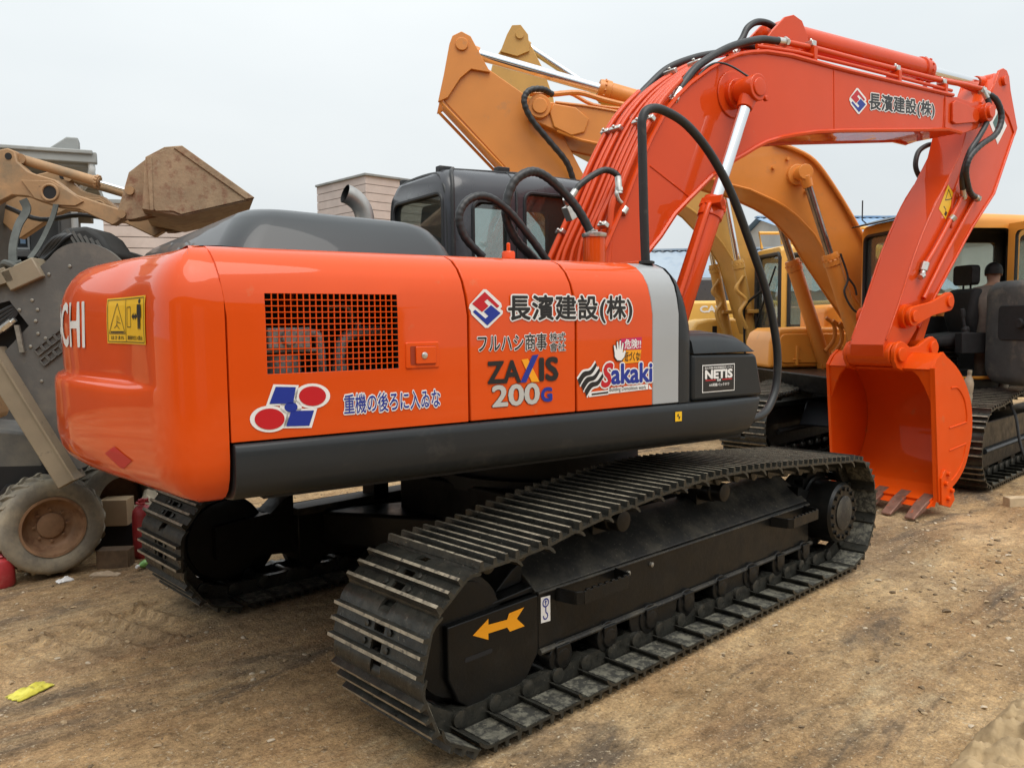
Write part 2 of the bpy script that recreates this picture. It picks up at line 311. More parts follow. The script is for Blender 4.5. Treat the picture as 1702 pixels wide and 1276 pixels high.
def make_ground():
    n = 500
    xs = [0.6 + 6.2 * (i / n * 2 - 1) * 1.0 for i in range(n + 1)]
    ext = [0.35, .8, 1.4, 2.2, 3.4, 5, 8, 13, 22, 40, 80, 160, 320, 640]
    xs = [xs[0] - e for e in reversed(ext)] + xs + [xs[-1] + e for e in ext]
    ys = [-0.9 + 5.2 * (i / n * 2 - 1) for i in range(n + 1)]
    ys = [ys[0] - e for e in reversed(ext)] + ys + [ys[-1] + e for e in ext]
    nx, ny = len(xs), len(ys); mb = MB()
    mb.v = [Vector((x, y, ground_h(x, y))) for y in ys for x in xs]
    mb.f = [(j * nx + i, j * nx + i + 1, (j + 1) * nx + i + 1, (j + 1) * nx + i) for j in range(ny - 1) for i in range(nx - 1)]
    mb.m = [0] * len(mb.f)
    m = bpy.data.materials.new('yard_dirt'); m.use_nodes = True; t = m.node_tree; N = t.nodes; Lk = t.links; b = N['Principled BSDF']
    g = N.new('ShaderNodeNewGeometry')
    def nzn(sc, det=6, ro=.6, st=(1, 1, 1), rot=0.0, dis=0.0):
        q = N.new('ShaderNodeMapping'); q.inputs['Scale'].default_value = st; q.inputs['Rotation'].default_value = (0, 0, rot)
        Lk.new(g.outputs['Position'], q.inputs['Vector'])
        a = N.new('ShaderNodeTexNoise'); a.inputs['Scale'].default_value = sc; a.inputs['Detail'].default_value = det; a.inputs['Roughness'].default_value = ro; a.inputs['Distortion'].default_value = dis
        Lk.new(q.outputs['Vector'], a.inputs['Vector']); return a.outputs['Fac']
    def ramp(f, *st):
        r = N.new('ShaderNodeValToRGB'); e = r.color_ramp.elements
        while len(e) < len(st): e.new(0.5)
        for q, (pp, c) in zip(e, st): q.position = pp; q.color = (*c, 1)
        Lk.new(f, r.inputs['Fac']); return r.outputs['Color']
    def mix(f, a, c, mode='MIX'):
        q = N.new('ShaderNodeMixRGB'); q.blend_type = mode
        if isinstance(f, float): q.inputs['Fac'].default_value = f
        else: Lk.new(f, q.inputs['Fac'])
        Lk.new(a, q.inputs['Color1'])
        if isinstance(c, tuple): q.inputs['Color2'].default_value = (*c, 1)
        else: Lk.new(c, q.inputs['Color2'])
        return q.outputs['Color']
    B0, B1 = (0, 0, 0), (1, 1, 1)
    c = ramp(nzn(0.7, 8, .62), (0.32, (0.33, 0.208, 0.102)), (0.5, (0.50, 0.338, 0.176)), (0.68, (0.65, 0.472, 0.272)))
    c = mix(ramp(nzn(2.6, 8, .65, (.35, 1.2, 1), .2), (0.48, B0), (0.72, (.6, .6, .6))), c, (0.33, 0.175, 0.082))        # reddish clay
    c = mix(ramp(nzn(1.1, 7, .7, (.5, 1.6, 1), -.15, .6), (0.52, B0), (0.64, (.85, .85, .85))), c, (0.115, 0.092, 0.072))
    c = mix(ramp(nzn(.45, 5, .6, (1, 1.5, 1), .5, .3), (0.50, B0), (0.66, (.55, .55, .55))), c, (0.17, 0.125, 0.085))  # oily damp patches
    c = mix(ramp(nzn(1.7, 6, .75, (.3, 1.5, 1), -.1, .4), (0.56, B0), (0.70, (.7, .7, .7))), c, (0.56, 0.45, 0.28))    # pale dry crust
    c = mix(ramp(nzn(9.0, 8, .75), (0.35, (.72, .70, .66)), (0.65, (1.18, 1.16, 1.12))), c, c) if False else mix(0.75, c, ramp(nzn(13, 6, .8), (0.32, (.42, .39, .35)), (0.50, (.92, .92, .92)), (0.70, (1.4, 1.38, 1.32))), 'MULTIPLY')
    c = mix(0.85, c, ramp(nzn(70, 5, .8), (0.30, (.55, .52, .48)), (0.50, (.98, .98, .98)), (0.70, (1.5, 1.47, 1.4))), 'MULTIPLY')      # fine grain
    c = mix(0.5, c, ramp(nzn(1.6, 5, .8, (.5, 2.6, 1), -.12, 1.2), (0.34, (.62, .59, .55)), (0.52, (1, 1, 1)), (0.68, (1.28, 1.26, 1.2))), 'MULTIPLY')  # scraped streaks
    c = mix(ramp(nzn(48, 4, .65), (0.60, B0), (0.67, (.75, .75, .75))), c, (0.60, 0.50, 0.35))                             # light grit
    c = mix(ramp(nzn(36, 4, .65, (1, 1, 1), 1.0), (0.62, B0), (0.70, (.75, .75, .75))), c, (0.085, 0.06, 0.038))           # dark crumbs
    Lk.new(c, b.inputs['Base Color']); b.inputs['Roughness'].default_value = 0.9; b.inputs['Specular IOR Level'].default_value = 0.25
    bp = N.new('ShaderNodeBump'); bp.inputs['Strength'].default_value = 1.0; bp.inputs['Distance'].default_value = 0.03
    Lk.new(nzn(9, 7, .72), bp.inputs['Height'])
    b2 = N.new('ShaderNodeBump'); b2.inputs['Strength'].default_value = 1.0; b2.inputs['Distance'].default_value = 0.012
    Lk.new(nzn(55, 4, .7), b2.inputs['Height']); Lk.new(bp.outputs['Normal'], b2.inputs['Normal']); Lk.new(b2.outputs['Normal'], b.inputs['Normal'])
    o = mb.build('ground', m, fix=False, sharp=180); o['kind'] = 'structure'; tag(o, 'bare tan dirt yard with tyre and track marks')
    return o
ground = make_ground()

# ================================================================== MAIN EXCAVATOR
CX = 0.3452; PSI = -0.169764
EX = thing('excavator', 'large glossy orange excavator with Japanese lettering and open bucket resting on the dirt', 'excavator', (CX, 0, 0))
TU = Matrix.Rotation(PSI, 4, 'Z')                  # upper structure, swung against the tracks
TT = Matrix.Translation((-CX, 0, 0))               # track coordinates (world x) into the excavator's frame
YS = -1.355
def side(x, z, l=0.0): return (x, YS - 0.0025 - l, z)

# ---- counterweight: a swept section round the tail
_pl = catmull([(-2.335, -1.355, 0), (-2.40, -1.354, 0), (-2.46, -1.342, 0), (-2.51, -1.303, 0), (-2.545, -1.22, 0), (-2.572, -1.09, 0), (-2.622, -.85, 0), (-2.69, -.52, 0), (-2.735, -.25, 0), (-2.752, 0, 0)], 5)
_pl = _pl + [Vector((q.x, -q.y, 0)) for q in reversed(_pl[:-1])]
def cw_plan(th):                                   # th in degrees round the swing axis, 180 = straight back
    best = None
    for i in range(len(_pl) - 1):
        a0 = math.degrees(math.atan2(_pl[i].y, _pl[i].x)) % 360; a1 = math.degrees(math.atan2(_pl[i + 1].y, _pl[i + 1].x)) % 360
        if min(a0, a1) - 1e-6 <= th <= max(a0, a1) + 1e-6:
            t = (th - a0) / (a1 - a0); return _pl[i].lerp(_pl[i + 1], t), (_pl[i + 1] - _pl[i]).normalized()
    return _pl[0], (_pl[1] - _pl[0]).normalized()
def sstep(a, b, x): t = min(1, max(0, (x - a) / (b - a))); return t * t * (3 - 2 * t)
CWZ = [(1.048, .50, 0), (1.048, .20, 0), (1.056, .13, 0), (1.075, .08, 0), (1.105, .04, 0), (1.15, .014, 0), (1.21, .002, 0), (1.30, 0, 0), (1.40, 0, 0), (1.43, 0, 0), (1.455, 0, .10), (1.470, 0, .35), (1.478, 0, .95), (1.488, 0, 1.12), (1.51, 0, 1.02),
       (1.60, 0, 1), (1.70, 0, 1), (1.77, .003, 1), (1.82, .010, 1), (1.865, .026, 1), (1.905, .050, 1), (1.938, .082, .95), (1.962, .122, .9), (1.976, .175, .8), (1.982, .25, .7), (1.984, .6, .4)]
def cw_pt(th, i):
    q, t = cw_plan(th); nrm = Vector((t.y, -t.x, 0))
    if nrm.dot(q) < 0: nrm = -nrm
    k = sstep(-2.335, -2.44, q.x); nrm = (nrm * k + Vector((0, -1 if q.y < 0 else 1, 0)) * (1 - k)).normalized()
    z, ins, rc = CWZ[i]; rec = 0.040 * (1 - sstep(17.0, 27.0, abs(th - 180)))
    return Vector((q.x, q.y, z)) - nrm * (ins + rc * rec)
def cw_surf(th, z, lift=0.0):
    for i in range(2, len(CWZ) - 1):
        if CWZ[i][0] <= z <= CWZ[i + 1][0]:
            t = (z - CWZ[i][0]) / (CWZ[i + 1][0] - CWZ[i][0]); q = cw_pt(th, i).lerp(cw_pt(th, i + 1), t); break
    _, tt = cw_plan(th); nrm = Vector((tt.y, -tt.x, 0))
    if nrm.dot(q) < 0: nrm = -nrm
    return q + nrm * (0.003 + lift)
mb = MB()
ths = []
a0 = math.degrees(math.atan2(_pl[0].y, _pl[0].x)) % 360
for q in _pl: ths.append(math.degrees(math.atan2(q.y, q.x)) % 360)
rings = [[cw_pt(th, i) for i in range(len(CWZ))] for th in ths]
nC = len(CWZ); mb.v = [q for r in rings for q in r]
mb.f = [(i * nC + j, (i + 1) * nC + j, (i + 1) * nC + j + 1, i * nC + j + 1) for i in range(len(rings) - 1) for j in range(nC - 1)]
for i in range(len(rings) - 1):
    mb.f.append((i * nC + nC - 1, (i + 1) * nC + nC - 1, (i + 1) * nC, i * nC))
mb.f += [tuple(range(nC)), tuple((len(rings) - 1) * nC + j for j in reversed(range(nC)))]; mb.m = [0] * len(mb.f)
cw = mb.build('counterweight', 'orange', EX, TU, sharp=50)
# maker's lettering round the tail, warning label, red reflector
mb = MB(); lettering(mb, 'HITACHI', (167.6, 1.605, 189.1, 1.795), lambda a, b, l: cw_surf(a, b, l), off=0.018)
mb.build('lettering', 'white', cw, TU, fix=False)
def wl(a, b, l=0): return cw_surf(194.7 + a * 9.4, 1.625 + b * 0.175, l)
mb = MB()
for i in range(8):
    for j in range(6): flat(mb, [(i / 8, j / 6), ((i + 1) / 8, j / 6), ((i + 1) / 8, (j + 1) / 6), (i / 8, (j + 1) / 6)], wl, 0)
def lines(mb, segs, fn, w, asp, m, lift):
    for (x0, z0), (x1, z1) in segs:
        d = Vector(((x1 - x0) * asp, z1 - z0)); d.normalize(); nx, nz = -d.y * w / asp, d.x * w
        flat(mb, [(x0 - nx, z0 - nz), (x1 - nx, z1 - nz), (x1 + nx, z1 + nz), (x0 + nx, z0 + nz)], fn, m, lift)
_ink = [((.03, .04), (.97, .04)), ((.97, .04), (.97, .96)), ((.97, .96), (.03, .96)), ((.03, .96), (.03, .04)), ((.46, .04), (.46, .96)),
        ((.06, .22), (.25, .88)), ((.25, .88), (.44, .22)), ((.44, .22), (.06, .22)), ((.25, .62), (.24, .40)), ((.24, .48), (.33, .44)), ((.24, .40), (.30, .32)), ((.24, .40), (.18, .34)), ((.29, .58), (.29, .50)),
        ((.5, .36), (.6, .36)), ((.6, .36), (.6, .78)), ((.6, .78), (.5, .78)), ((.5, .78), (.5, .36))]
lines(mb, [((a[0] + (b[0] - a[0]) * k / 5, a[1] + (b[1] - a[1]) * k / 5), (a[0] + (b[0] - a[0]) * (k + 1) / 5, a[1] + (b[1] - a[1]) * (k + 1) / 5)) for a, b in _ink for k in range(5)], wl, .008, 1.8, 1, .0016)
flat(mb, [(.09, .24), (.41, .24), (.40, .27), (.10, .27)], wl, 1, .0012)
flat(mb, [(.63, .58), (.69, .66), (.69, .61), (.73, .61), (.73, .66), (.79, .58), (.73, .50), (.73, .55), (.69, .55), (.69, .50)], wl, 1, .0012)
flat(mb, [(.85 + .032 * math.cos(k), .89 + .05 * math.sin(k)) for k in [i * math.pi / 5 for i in range(10)]], wl, 1, .0012)
for q in ([(.79, .55), (.81, .55), (.825, .82), (.80, .82)], [(.815, .55), (.885, .55), (.89, .825), (.81, .825)], [(.89, .55), (.91, .55), (.90, .82), (.875, .82)], [(.818, .32), (.842, .32), (.848, .56), (.816, .56)], [(.858, .32), (.882, .32), (.884, .56), (.852, .56)]): flat(mb, q, wl, 1, .003)
lettering(mb, 'はさまれ', (.10, .09, .40, .17), wl, 1, .01, lift=.0012); lettering(mb, '旋回内立入禁止', (.50, .09, .93, .18), wl, 1, .01, lift=.0012)
mb.build('warning_label', ['yellow', 'ink'], cw, TU, fix=False, label='yellow warning label showing a triangle and a standing figure')
mb = MB(); _q = [(194.9, 1.190), (197.3, 1.230), (200.6, 1.192), (198.0, 1.142)]
_bl = lambda u, v: tuple((_q[0][k] * (1 - u) + _q[1][k] * u) * (1 - v) + (_q[3][k] * (1 - u) + _q[2][k] * u) * v for k in (0, 1))
for i in range(6):
    for j in range(6): flat(mb, [_bl(i / 6, j / 6), _bl((i + 1) / 6, j / 6), _bl((i + 1) / 6, (j + 1) / 6), _bl(i / 6, (j + 1) / 6)], cw_surf, 0)
mb.build('reflector', 'reflector', cw, TU, fix=False, label='dark red diamond reflector')

# ---- inner house block, so that nothing is hollow
mb = MB(); mb.box(-2.2, -.15, -.99, 1.30, 1.06, 1.90); mb.box(-2.2, .62, -.7, .3, 1.06, 1.5); mb.box(-2.2, .42, -1.28, 1.30, 1.05, 1.10); mb.box(-2.25, 1.55, .3, 1.28, 1.05, 1.22); mb.box(-2.29, -.16, -1.25, 1.3, 1.86, 1.955)
mb.build('house_frame', 'dark', EX, TU)
mb = MB(); mb.cyl((0, 0, .70), (0, 0, 1.06), .62, 40); mb.cyl((0, 0, .70), (0, 0, .78), .70, 40); mb.build('swing_ring', 'dark', EX, TU)  # near-black colour stands in for the deep shade under the house

# ---- side doors: one section swept along x
def door_sec(x, dx=0.0, th=0.03):
    o = [(YS, 1.279), (YS, 1.50), (YS, 1.72), (-1.350, 1.80), (-1.337, 1.862), (-1.31, 1.912), (-1.268, 1.950), (-1.205, 1.974), (-1.10, 1.983), (-.80, 1.988)]
    i = [(a + (th if b < 1.95 else 0), b - (th if b >= 1.9 else 0)) for a, b in reversed(o)]
    lean = lambda b: 0.03 * max(0, (b - 1.72)) / .26
    return [Vector((x - lean(b) * 1.0, a, b)) for a, b in o + i]
def door(name, x0, x1, mat):
    mb = MB(); k = 4; mb.loft([door_sec(x0 + (x1 - x0) * i / k) for i in range(k + 1)])
    return mb.build(name, mat, EX, TU, bevel=.004, sharp=50)
d1 = door('engine_door', -2.328, -1.360, 'orange'); d2 = door('pump_door', -1.349, -.793, 'orange'); d3 = door('tank_panel', -.783, -.314, 'orange'); d4 = door('stripe_panel', -.3135, -.135, 'stripe')
# air grille of the engine door
cut_ = MB(); cut_.box(-2.193, -1.676, -1.40, -1.25, 1.515, 1.802); cut_.v = [TU @ q for q in cut_.v]
for mdf in list(d1.modifiers): d1.modifiers.remove(mdf)
cut(d1, [cut_])
bv = d1.modifiers.new('edge', 'BEVEL'); bv.width = .004; bv.segments = 2; bv.limit_method = 'ANGLE'; bv.angle_limit = R(40)
mb = MB(); nx_, nz_ = 22, 13
for i in range(1, nx_):
    x = -2.193 + .517 * i / nx_; mb.box(x - 0.0019, x + 0.0019, -1.353, -1.347, 1.515, 1.802)
for j in range(1, nz_):
    z = 1.515 + .287 * j / nz_; mb.box(-2.193, -1.676, -1.3545, -1.3485, z - 0.0019, z + 0.0019)
mb.build('grille', 'orange', d1, TU, label='square wire mesh in the engine door')
# things that show behind the mesh
mb = MB(); mb.box(-2.3, -1.6, -.995, -.99, 1.4, 1.85); mb.build('engine_bay_wall', 'dark', EX, TU)
mb = MB(); mb.box(-2.16, -1.99, -1.26, -1.05, 1.60, 1.68); mb.cyl((-2.08, -1.16, 1.44), (-2.08, -1.16, 1.58), .075, 20); mb.cyl((-2.08, -1.275, 1.64), (-2.08, -1.25, 1.64), .03, 16); mb.box(-2.2, -1.96, -1.24, -1.07, 1.585, 1.60)
mb.tube(catmull([(-1.99, -1.2, 1.66), (-1.95, -1.21, 1.65), (-1.94, -1.21, 1.60), (-1.93, -1.2, 1.5)], 6), .018, 10); mb.build('oil_filter', 'engine', EX, TU, bevel=.006)
mb = MB(); mb.tube(catmull([(-1.845, -1.17, 1.46), (-1.845, -1.17, 1.58), (-1.82, -1.17, 1.635), (-1.76, -1.16, 1.655), (-1.66, -1.12, 1.66), (-1.58, -1.08, 1.66)], 6), .024, 12); mb.cyl((-1.845, -1.17, 1.50), (-1.845, -1.17, 1.53), .034, 12)
mb.tube(catmull([(-1.76, -1.1, 1.66), (-1.762, -1.1, 1.74), (-1.80, -1.1, 1.765), (-1.86, -1.1, 1.76)], 5), .010, 8); mb.cyl((-1.75, -1.14, 1.66), (-1.75, -1.14, 1.70), .012, 8); mb.build('coolant_pipe', 'engine', EX, TU)
# latch
mb = MB(); mb.prism(rrect(-1.646, -1.495, 1.511, 1.615, .008), YS - .005, YS + .01); lf = mb.build('latch', 'orange', d1, TU, bevel=.003)
mb = MB(); mb.prism(rrect(-1.626, -1.512, 1.526, 1.600, .005), YS - .0065, YS - .004); mb.build('recess_shade', pm('recess_shade_orange', (.30, .03, .004), .5), lf, TU)  # flat plate; its darker orange puts the shade of a recess into colour
mb = MB(); mb.prism(rrect(-1.605, -1.514, 1.528, 1.598, .005), YS - .014, YS - .006); mb.build('flap', 'orange', lf, TU, bevel=.003)
mb = MB(); mb.lathe([(.013, 0), (.013, .004), (.009, .006)], (-1.568, YS - .013, 1.562), (0, -1, 0), 16); mb.build('lock', 'fitting', lf, TU)

# ---- lettering on the doors
def shrink(a): return a
def quad4(c):                                      # bilinear patch: bottom-left, bottom-right, top-right, top-left in side-plane metres
    (ax, az), (bx_, bz), (cx, cz), (dx, dz) = c
    return lambda a, b, l=0.0: side((ax * (1 - a) + bx_ * a) * (1 - b) + (dx * (1 - a) + cx * a) * b, (az * (1 - a) + bz * a) * (1 - b) + (dz * (1 - a) + cz * a) * b, l)
def inset(poly, d):                                # grow a convex outline outward by d about its centre
    cx = sum(a for a, _ in poly) / len(poly); cz = sum(b for _, b in poly) / len(poly); out = []
    for a, b in poly:
        v = Vector((a - cx, b - cz)); v = v * (1 + d / v.length); out.append((cx + v.x, cz + v.y))
    return out
def ell(cx, cz, rx, rz, n=28, rot=0.0):
    return [(cx + rx * math.cos(k) * math.cos(rot) - rz * math.sin(k) * math.sin(rot), cz + rx * math.cos(k) * math.sin(rot) + rz * math.sin(k) * math.cos(rot)) for k in [2 * math.pi * i / n for i in range(n)]]
def company_logo(mb, fn, mw=0, mr=1, mbl=2, k=1.0):   # two interlocked angular hooks in a diamond, unit square
    flat(mb, [(-.06, .5), (-.03, .60), (.42, 1.03), (.52, 1.03), (1.0, .66), (1.03, .56), (.97, .50), (1.06, .44), (1.05, .36), (.56, -.04), (.46, -.04), (.02, .33), (0, .43)], fn, mw, 0)
    flat(mb, [(.04, .58), (.47, .95), (.94, .60), (.84, .52), (.56, .74), (.47, .67), (.60, .56), (.43, .42), (.28, .38)], fn, mr, .0012) if False else None
    flat(mb, [(.04, .62), (.46, .96), (.94, .58), (.86, .52), (.54, .76), (.44, .69), (.58, .57), (.36, .40)], fn, mr, .0012)
    flat(mb, [(.98, .38), (.53, .03), (.06, .40), (.14, .46), (.47, .22), (.57, .29), (.42, .41), (.66, .60)], fn, mbl, .0012)
mb = MB(); fn = quad4([(-1.343, 1.675), (-1.193, 1.672), (-1.193, 1.822), (-1.343, 1.825)]); company_logo(mb, fn); mb.build('company_logo', ['white', 'red', 'blue'], d2, TU, fix=False, label='red and blue diamond logo with white edge')
mb = MB(); lettering(mb, '長濱建設(株)', (-1.155, 1.683, -.452, 1.806), side, 1, .028, outline=.055, om=0, space=1.08); mb.build('lettering', ['white', 'ink'], d2, TU, fix=False, label='black company name with white edge')
mb = MB(); lettering(mb, 'フルハシ商事', (-1.312, 1.566, -.955, 1.640), side, 1, .012, outline=.045, om=0)
lettering(mb, '株式', (-.938, 1.604, -.850, 1.642), side, 1, .006, outline=.06, om=0); lettering(mb, '會社', (-.938, 1.560, -.850, 1.598), side, 1, .006, outline=.06, om=0)
mb.build('lettering', ['white', 'ink'], d2, TU, fix=False)
mb = MB(); zf = quad4([(-1.271, 1.432), (-.889, 1.426), (-.889, 1.543), (-1.271, 1.536)])
lettering(mb, 'ZA', (.02, .03, .45, .87), zf, 0, .035); lettering(mb, 'IS', (.73, .05, .98, .90), zf, 0, .04)
flat(mb, [(.47, .90), (.56, .92), (.72, 0), (.61, 0)], zf, 2, .001); flat(mb, [(.45, 0), (.53, 0), (.71, 1.06), (.62, 1.04)], zf, 1, .002)
mb.build('lettering', ['ink', 'blue', 'amber'], d2, TU, fix=False, label='black model name with blue and amber letter')
mb = MB(); lettering(mb, '200', (-1.241, 1.333, -1.00, 1.421), side, 1, .03, outline=.012, om=0); lettering(mb, 'G', (-.985, 1.340, -.93, 1.398), side, 2, .05); mb.build('lettering', ['ink', 'silver', 'blue'], d2, TU, fix=False)
# engine door: round logo and blue sentence
mb = MB(); g4 = quad4([(-2.254, 1.312), (-1.985, 1.298), (-1.980, 1.464), (-2.254, 1.478)])
blk1 = [(.29, 1.0), (.60, 1.0), (.53, .63), (.21, .60)]; blk2 = [(.48, .40), (.84, .42), (.78, .04), (.44, .03)]
blk1 = [(.23, .60), (.55, .60), (.59, .96), (.32, .97)]; blk2 = [(.45, .10), (.77, .10), (.84, .44), (.52, .44)]
e1, e2, e3 = ell(.82, .76, .19, .22), ell(.23, .27, .20, .23), ell(.52, .52, .09, .11)
for q in (blk1, blk2, e1, e2, e3): flat(mb, inset(q, .06), g4, 0, .0)
for q, mm in ((blk1, 2), (blk2, 2), (e1, 1), (e2, 1), (e3, 2)): flat(mb, q, g4, mm, .0014)
mb.build('company_logo', ['white', 'red', 'blue'], d1, TU, fix=False, label='logo of two red discs and blue blocks')
mb = MB(); lettering(mb, '重機の後ろに入ゐな', (-1.908, 1.350, -1.495, 1.424), side, 1, .012, outline=.07, om=0); mb.build('lettering', ['white', 'blue'], d1, TU, fix=False, label='blue warning sentence with white edge')
# tank panel: hand warning and demolition firm's name
mb = MB(); flat(mb, [(-.515, 1.553), (-.393, 1.553), (-.386, 1.612), (-.522, 1.606)], side, 1); flat(mb, [(-.515, 1.552), (-.390, 1.552), (-.398, 1.492), (-.507, 1.488)], side, 2)
lettering(mb, '危険!!', (-.498, 1.558, -.394, 1.603), side, 0, .02, lift=.0012); lettering(mb, '近づくな!', (-.496, 1.500, -.398, 1.543), side, 3, .02, lift=.0012, shear=.1)
hp = [(-.560, 1.522), (-.545, 1.506), (-.520, 1.504), (-.502, 1.52), (-.492, 1.546), (-.498, 1.552), (-.512, 1.54), (-.506, 1.585), (-.512, 1.588), (-.522, 1.552), (-.522, 1.598), (-.53, 1.598), (-.534, 1.554), (-.541, 1.594), (-.548, 1.592), (-.547, 1.552), (-.560, 1.578), (-.567, 1.574), (-.562, 1.545)]
mb.add([side(a, b, .002) for a, b in inset(hp, .005)], [tuple(range(len(hp)))], 3); mb.add([side(a, b, .003) for a, b in hp], [tuple(range(len(hp)))], 0)
mb.build('warning_sticker', ['white', 'magenta', 'amber', 'ink'], d3, TU, fix=False, label='white hand beside red and amber warning words')
mb = MB()
for i in range(3):                                 # three flowing bands
    for grow, m_, lf_ in ((.009, 0, 0), (0, 1, .0014)):
        for k in range(14):
            q = []
            for t, e in ((k / 14, 1), ((k + 1) / 14, 1), ((k + 1) / 14, -1), (k / 14, -1)):
                bx_, bz_ = -.776 + .020 * i + .105 * t, 1.413 - .026 * i + .080 * (t * t * (3 - 2 * t)) + .018 * math.sin(math.pi * 2 * t)
                wd = .0115 * (1.15 - .5 * t) + grow
                q.append((bx_ + e * wd * -.45, bz_ + e * wd))
            flat(mb, q, side, m_, lf_ + .0002 * i)
lettering(mb, 'S', (-.640, 1.386, -.572, 1.492), side, 2, .035, outline=.05, om=0, shear=.25)
lettering(mb, 'akaki', (-.578, 1.396, -.322, 1.486), side, 3, .035, outline=.05, om=0)
flat(mb, [(-.700, 1.350), (-.600, 1.354), (-.600, 1.362), (-.700, 1.358)], side, 1, .0012); flat(mb, [(-.715, 1.342), (-.598, 1.347), (-.598, 1.369), (-.715, 1.365)], side, 0)
flat(mb, [(-.600, 1.350), (-.345, 1.358), (-.345, 1.384), (-.600, 1.378)], side, 0); flat(mb, [(-.34, 1.359), (-.318, 1.357), (-.34, 1.381)], side, 0)
lettering(mb, 'Building Demolition work', (-.592, 1.355, -.36, 1.380), side, 1, 0, lift=.0014)
mb.build('lettering', ['white', 'ink', 'red', 'blue'], d3, TU, fix=False, label='red and blue firm name with black wave mark')

# ---- skirt below the doors
mb = MB(); sec = [(-1.28, 1.274), (-1.366, 1.272), (-1.377, 1.262), (-1.380, 1.24), (-1.380, 1.18), (-1.374, 1.13), (-1.355, 1.095), (-1.315, 1.068), (-1.24, 1.056), (-1.1, 1.052), (-1.1, 1.2)]
rg = []
for t in range(13):
    x = -2.322 + t / 12 * 2.822
    rg.append([Vector((x - (0.085 * (1.272 - b) / .21 if t == 12 else 0), a + (0.03 if t == 12 else 0), b)) for a, b in sec])
mb.loft(rg); sk_ = mb.build('skirt', 'grey', EX, TU, bevel=.004, sharp=40)
mb = MB(); sf = lambda a, b, l=0: (a, -1.3835 - l, b)
flat(mb, [(-.187, 1.19), (-.141, 1.19), (-.141, 1.238), (-.187, 1.238)], sf, 0); flat(mb, [(-.176, 1.214), (-.164, 1.214), (-.164, 1.228), (-.170, 1.228)], sf, 1, .001); flat(mb, [(-.164, 1.214), (-.152, 1.214), (-.158, 1.2), (-.164, 1.2)], sf, 1, .001)
mb.build('slinging_label', ['yellow', 'ink'], sk_, TU, fix=False)
# left skirt, seen under the body
mb = MB(); mb.loft([[Vector((x, -a, b)) for a, b in sec] for x in (-2.32, -.8, .7, 1.5)]); mb.build('skirt', 'grey', EX, TU)

# ---- front end of the right side: dark fairing and tool box
mb = MB()
osec = [(YS, 1.2765), (YS, 1.50), (YS, 1.72), (-1.350, 1.80), (-1.337, 1.862), (-1.31, 1.912), (-1.268, 1.950), (-1.205, 1.974), (-1.10, 1.983), (-.72, 1.986), (-.72, 1.2765)]
rgs = []
for x, zm, iy in ((-.1340, 1.986, 0), (-.128, 1.982, 0), (-.112, 1.958, 0), (-.092, 1.915, .001), (-.070, 1.86, .004), (-.052, 1.80, .009), (-.040, 1.74, .016), (-.033, 1.68, .026), (-.030, 1.62, .040)):
    rgs.append([Vector((x - (.05 * max(0, z - 1.72) if x < -.12 else 0), min(y + iy, -.72), 1.2765 + (z - 1.2765) * (zm - 1.2765) / (1.986 - 1.2765))) for y, z in osec])
mb.loft(rgs); mb.build('front_fairing', 'grey', EX, TU, sharp=50)
mb = MB(); mb.prism([(-.029, 1.276), (.508, 1.276), (.515, 1.30), (.463, 1.497), (.44, 1.508), (-.029, 1.518)], -1.348, -.72); tb = mb.build('tool_box', 'grey', EX, TU, bevel=.018, seg=3)
mb = MB()
rg = []
for y, sh in ((-1.352, 0.0), (-1.335, .55), (-1.29, .88), (-1.18, 1), (-.72, 1)):
    rg.append([Vector((a, y, 1.52 + (b - 1.52) * sh)) for a, b in [(-.026, 1.5215), (.438, 1.5115), (.43, 1.54), (.395, 1.582), (.33, 1.618), (.2, 1.634), (-.026, 1.632)]])
mb.loft(rg); mb.build('lid', 'grey', tb, TU, sharp=50)
mb = MB(); tf = lambda a, b, l=0: (.038 + a * .245, -1.3505 - l, 1.317 + b * .143)
flat(mb, [(0, 0), (1, 0), (1, 1), (0, 1)], tf, 0); flat(mb, [(.02, .035), (.98, .035), (.98, .965), (.02, .965)], tf, 1, .001)
lettering(mb, 'NETIS', (.09, .50, .91, .80), tf, 0, .05, lift=.002); lettering(mb, '国土交通省 新技術情報提供システム', (.07, .84, .93, .93), tf, 0, .01, lift=.002)
flat(mb, [(.09, .42), (.40, .42), (.40, .46), (.09, .46)], tf, 2, .002); flat(mb, [(.60, .42), (.91, .42), (.91, .46), (.60, .46)], tf, 2, .002); lettering(mb, '登録', (.44, .385, .56, .475), tf, 0, .02, lift=.002)
lettering(mb, 'AIS搭載バックホウ', (.20, .21, .82, .32), tf, 0, .02, lift=.002); lettering(mb, 'KT-100000-A', (.34, .12, .68, .165), tf, 0, .0, lift=.002) if False else None
mb.build('registration_label', ['white', 'ink', 'red'], tb, TU, fix=False, label='black and white registration label')
# handrail over the tank
mb = MB(); mb.tube(catmull([(-.215, -1.2, 1.98), (-.226, -1.2, 2.2), (-.240, -1.2, 2.60), (-.238, -1.2, 2.69), (-.20, -1.2, 2.738), (-.106, -1.2, 2.75), (.066, -1.2, 2.70), (.247, -1.2, 2.571), (.414, -1.2, 2.38), (.566, -1.2, 2.127), (.725, -1.2, 1.829), (.815, -1.2, 1.54), (.822, -1.2, 1.34), (.765, -1.21, 1.22), (.66, -1.23, 1.15), (.48, -1.25, 1.13)], 6), .023, 14)
mb.lathe([(.045, 0), (.045, .012), (.03, .016)], (-.215, -1.2, 1.975), (0, 0, 1), 16); mb.build('handrail', 'rubber', EX, TU)
mb = MB(); mb.box(-.27, -.16, -1.20, -1.05, 1.970, 1.988); mb.build('rail_plate', 'orange', EX, TU, bevel=.003)

